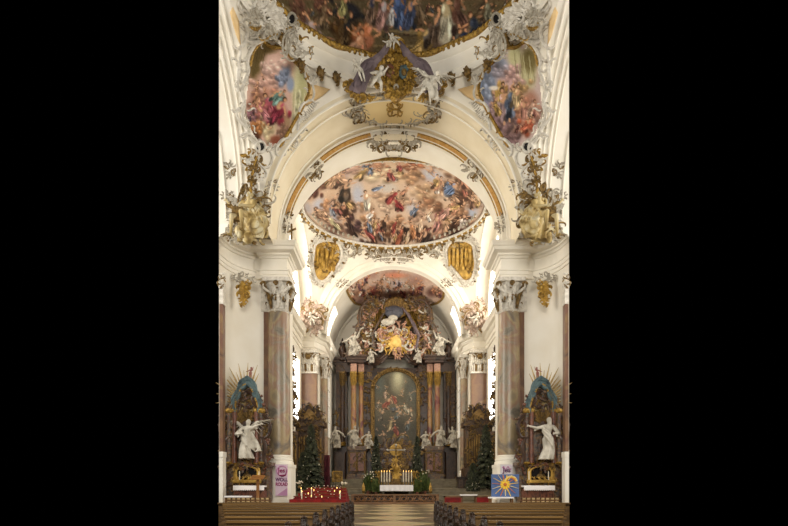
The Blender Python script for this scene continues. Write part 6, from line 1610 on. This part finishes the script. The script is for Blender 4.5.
nat(299.5,488,YK+2.5,'vase of pale flowers at the rear left corner of the red stand','flower_vase','vase',1)
nat(343.5,489,YK+2.3,'vase of pale flowers at the rear right corner of the red stand','flower_vase','vase',2)
# gilt framed icon on a stand, red drape behind
YI = 42.5
T = thing('icon_stand', at(337.5,490,YI), 'square gilt panel with sun emblem on slim legs behind the red stand', 'icon')
mb = MB(); mb.pbox(332.5,471.5,342,481.5,YI,.12); pn = mb.build('panel', M_goldd, T, False)
mb = MB(); mb.tube([at(x,y,YI-.03) for x,y in ((332.5,471.5),(342,471.5),(342,481.5),(332.5,481.5),(332.5,471.5))], .06, 5); mb.build('frame', M_gold, pn)
mb = MB(); mb.ell(at(337.2,476.5,YI-.05), (.17,.06,.17), 14, 7)
for q in range(12): a = PI*q/6; mb.tube([at(337.2+2*math.cos(a),476.5-2*math.sin(a),YI-.03),at(337.2+3.8*math.cos(a),476.5-3.8*math.sin(a),YI-.03)], [.04,.01], 4)
mb.build('sun_emblem', M_gold, pn)
for x in (333,341): mb = MB(); mb.tube([at(x,481,YI+.06),Vector((at(x,0,YI).x,YI+.06,.6))], .05, 6); mb.build('leg', M_iron, T)
mb = MB(); a0, a1 = at(324,0,48).x, at(330,0,48).x
mb.grid(lambda u,v: (a0+(a1-a0)*u, 48+.12*math.sin(u*22), 1.2+(at(0,455,48).z-1.2)*v), 40, 6)
o = mb.build('red_drape', mat('crimson_drape',(84,18,30),.85,rgb2=(56,12,22),scale=1.5), None); tag(o, 'crimson cloth hanging by the choir stalls behind the red candle stand', 'drape')
sol = o.modifiers.new('thick','SOLIDIFY'); sol.thickness = .06
# ================================================================== PEWS
rowsn = ['nearest','second nearest','third nearest','fourth nearest','middle','fourth farthest','third farthest','second farthest','farthest']
R = random.Random(9)
M_woodl = mat('highlit_oak_rail', (124,94,50), .4, rgb2=(88,64,32), scale=1.2, stretch=(.5,6,10))  # lighter oak: the highlight along the pew tops is put into the colour
PY = [6.78+1.22*i for i in range(9)]
def end_panel(s, x, y):
    """carved pew end with scrolled shoulders and a rounded finial"""
    q = catmull([(-.26,.0),(-.26,.35),(-.2,.5),(-.27,.62),(-.22,.74),(-.12,.78),(-.10,.86),(-.04,.95),(.04,.95),(.10,.86),(.12,.78),(.22,.74),(.27,.62),(.2,.5),(.26,.35),(.26,0)],3)
    q = [(a,z*.92) for a,z in q]; mb = MB(); n = len(q); x0, x1 = sorted((x, x+s*.09))
    mb.add([(x0,y+a,z) for a,z in q]+[(x1,y+a,z) for a,z in q], [tuple(range(n)),tuple(range(2*n-1,n-1,-1))]+[(i,(i+1)%n,n+(i+1)%n,n+i) for i in range(n)])
    f = lambda u, v, nn=0.: Vector((x-s*nn*1.0, y+u, v))
    for a, b, fl in (((-.18,.2),(-.16,.55),1),((.18,.2),(.16,.55),-1),((-.1,.55),(0,.78),1),((.1,.55),(0,.78),-1)): scroll(mb, f, a, b, .022, 'C', fl)
    return mb
for s, nm in LR:
    for k, y in enumerate(PY):
        x0 = s*1.56; x1 = s*EDGE*(y-.35)
        T = thing('pew', (x0,y,0), f'brown wooden pew with dark carved end, {rowsn[k]} row on the {nm} of the aisle', 'pew', f'pews on the {nm} of the aisle')
        lo, hi = sorted((x0,x1))
        mb = MB(); mb.box(lo,hi,y-.03,y+.03,.30,.83); bk = mb.build('backrest', M_wood, T, False)
        mb = MB(); mb.box(lo,hi,y-.07,y+.05,.835,.875,.012); mb.build('top_rail', M_woodl, bk, False)
        mb = MB(); mb.box(lo,hi,y+.03,y+.45,.42,.46); mb.build('seat', M_wood, T, False)
        mb = MB(); mb.box(lo,hi,y-.22,y-.04,.66,.69); mb.build('book_ledge', M_wood, T, False)
        mb = MB(); mb.box(lo,hi,y-.40,y-.18,.14,.2); mb.build('kneeling_board', M_wood, T, False)
        ep = end_panel(s, x0-s*.09, y+.1).build('end_panel', M_woodd, T)
        mb = MB(); xx = x0-s*.045; mb.lathe((xx,y+.1), [(.035,.85),(.06,.87),(.045,.89),(.058,.915),(.012,.945)], 10); mb.build('finial', M_woodd, ep)
    y = PY[-1]+.75
    T = thing('choir_screen', (s*1.56,y,0), f'low panelled wooden screen closing the {nm} block of pews', 'screen', 'front screens of the pew blocks')
    lo, hi = sorted((s*1.56, s*EDGE*y)); mb = MB(); mb.box(lo,hi,y-.04,y+.04,0,.80); mb.box(lo,hi,y-.16,y+.08,.80,.85,.015); mb.build('board', M_wood, T, False)
    end_panel(s, s*1.47, y).build('end_panel', M_woodd, T)
# ================================================================== LIGHT AND CAMERA
def area(name, loc, to, sx, sy, W, col=(1,.95,.86)):
    l = bpy.data.lights.new(name, 'AREA'); l.shape = 'RECTANGLE'; l.size = sx; l.size_y = sy; l.energy = W; l.color = col
    o = bpy.data.objects.new(name, l); COL.objects.link(o); o.location = loc
    o.rotation_euler = (Vector(to)-Vector(loc)).to_track_quat('-Z','Y').to_euler()
    return o
for s in (-1,1):
    area('transept_window_light', (s*30,25,20), (0,36,14), 13, 16, 7200)
area('nave_window_light', (0,-10,17), (0,40,16), 22, 16, 11000)
for s in (-1,1):
    area('choir_window_light', (s*11.2,51,25), (-s*4,51,14), 12, 7, 1000)
    area('apse_window_light', (s*8.4,63,20), (-s*5,66,28), 4, 6, 170)
w = bpy.data.worlds.new('dark'); S.world = w; w.use_nodes = True
w.node_tree.nodes['Background'].inputs['Color'].default_value = (0,0,0,1); w.node_tree.nodes['Background'].inputs['Strength'].default_value = 0
cam = bpy.data.cameras.new('camera'); co = bpy.data.objects.new('camera', cam); COL.objects.link(co)
co.location = (0,0,EYE); co.rotation_euler = (PI/2,0,0)
cam.sensor_width = 36; cam.lens = 36*FP/788; cam.shift_y = (HY-263)/788; cam.clip_end = 300
S.camera = co
vs = S.view_settings; vs.view_transform = 'Standard'; vs.look = 'None'; vs.gamma = 1; vs.use_curve_mapping = False; vs.exposure = 0.0
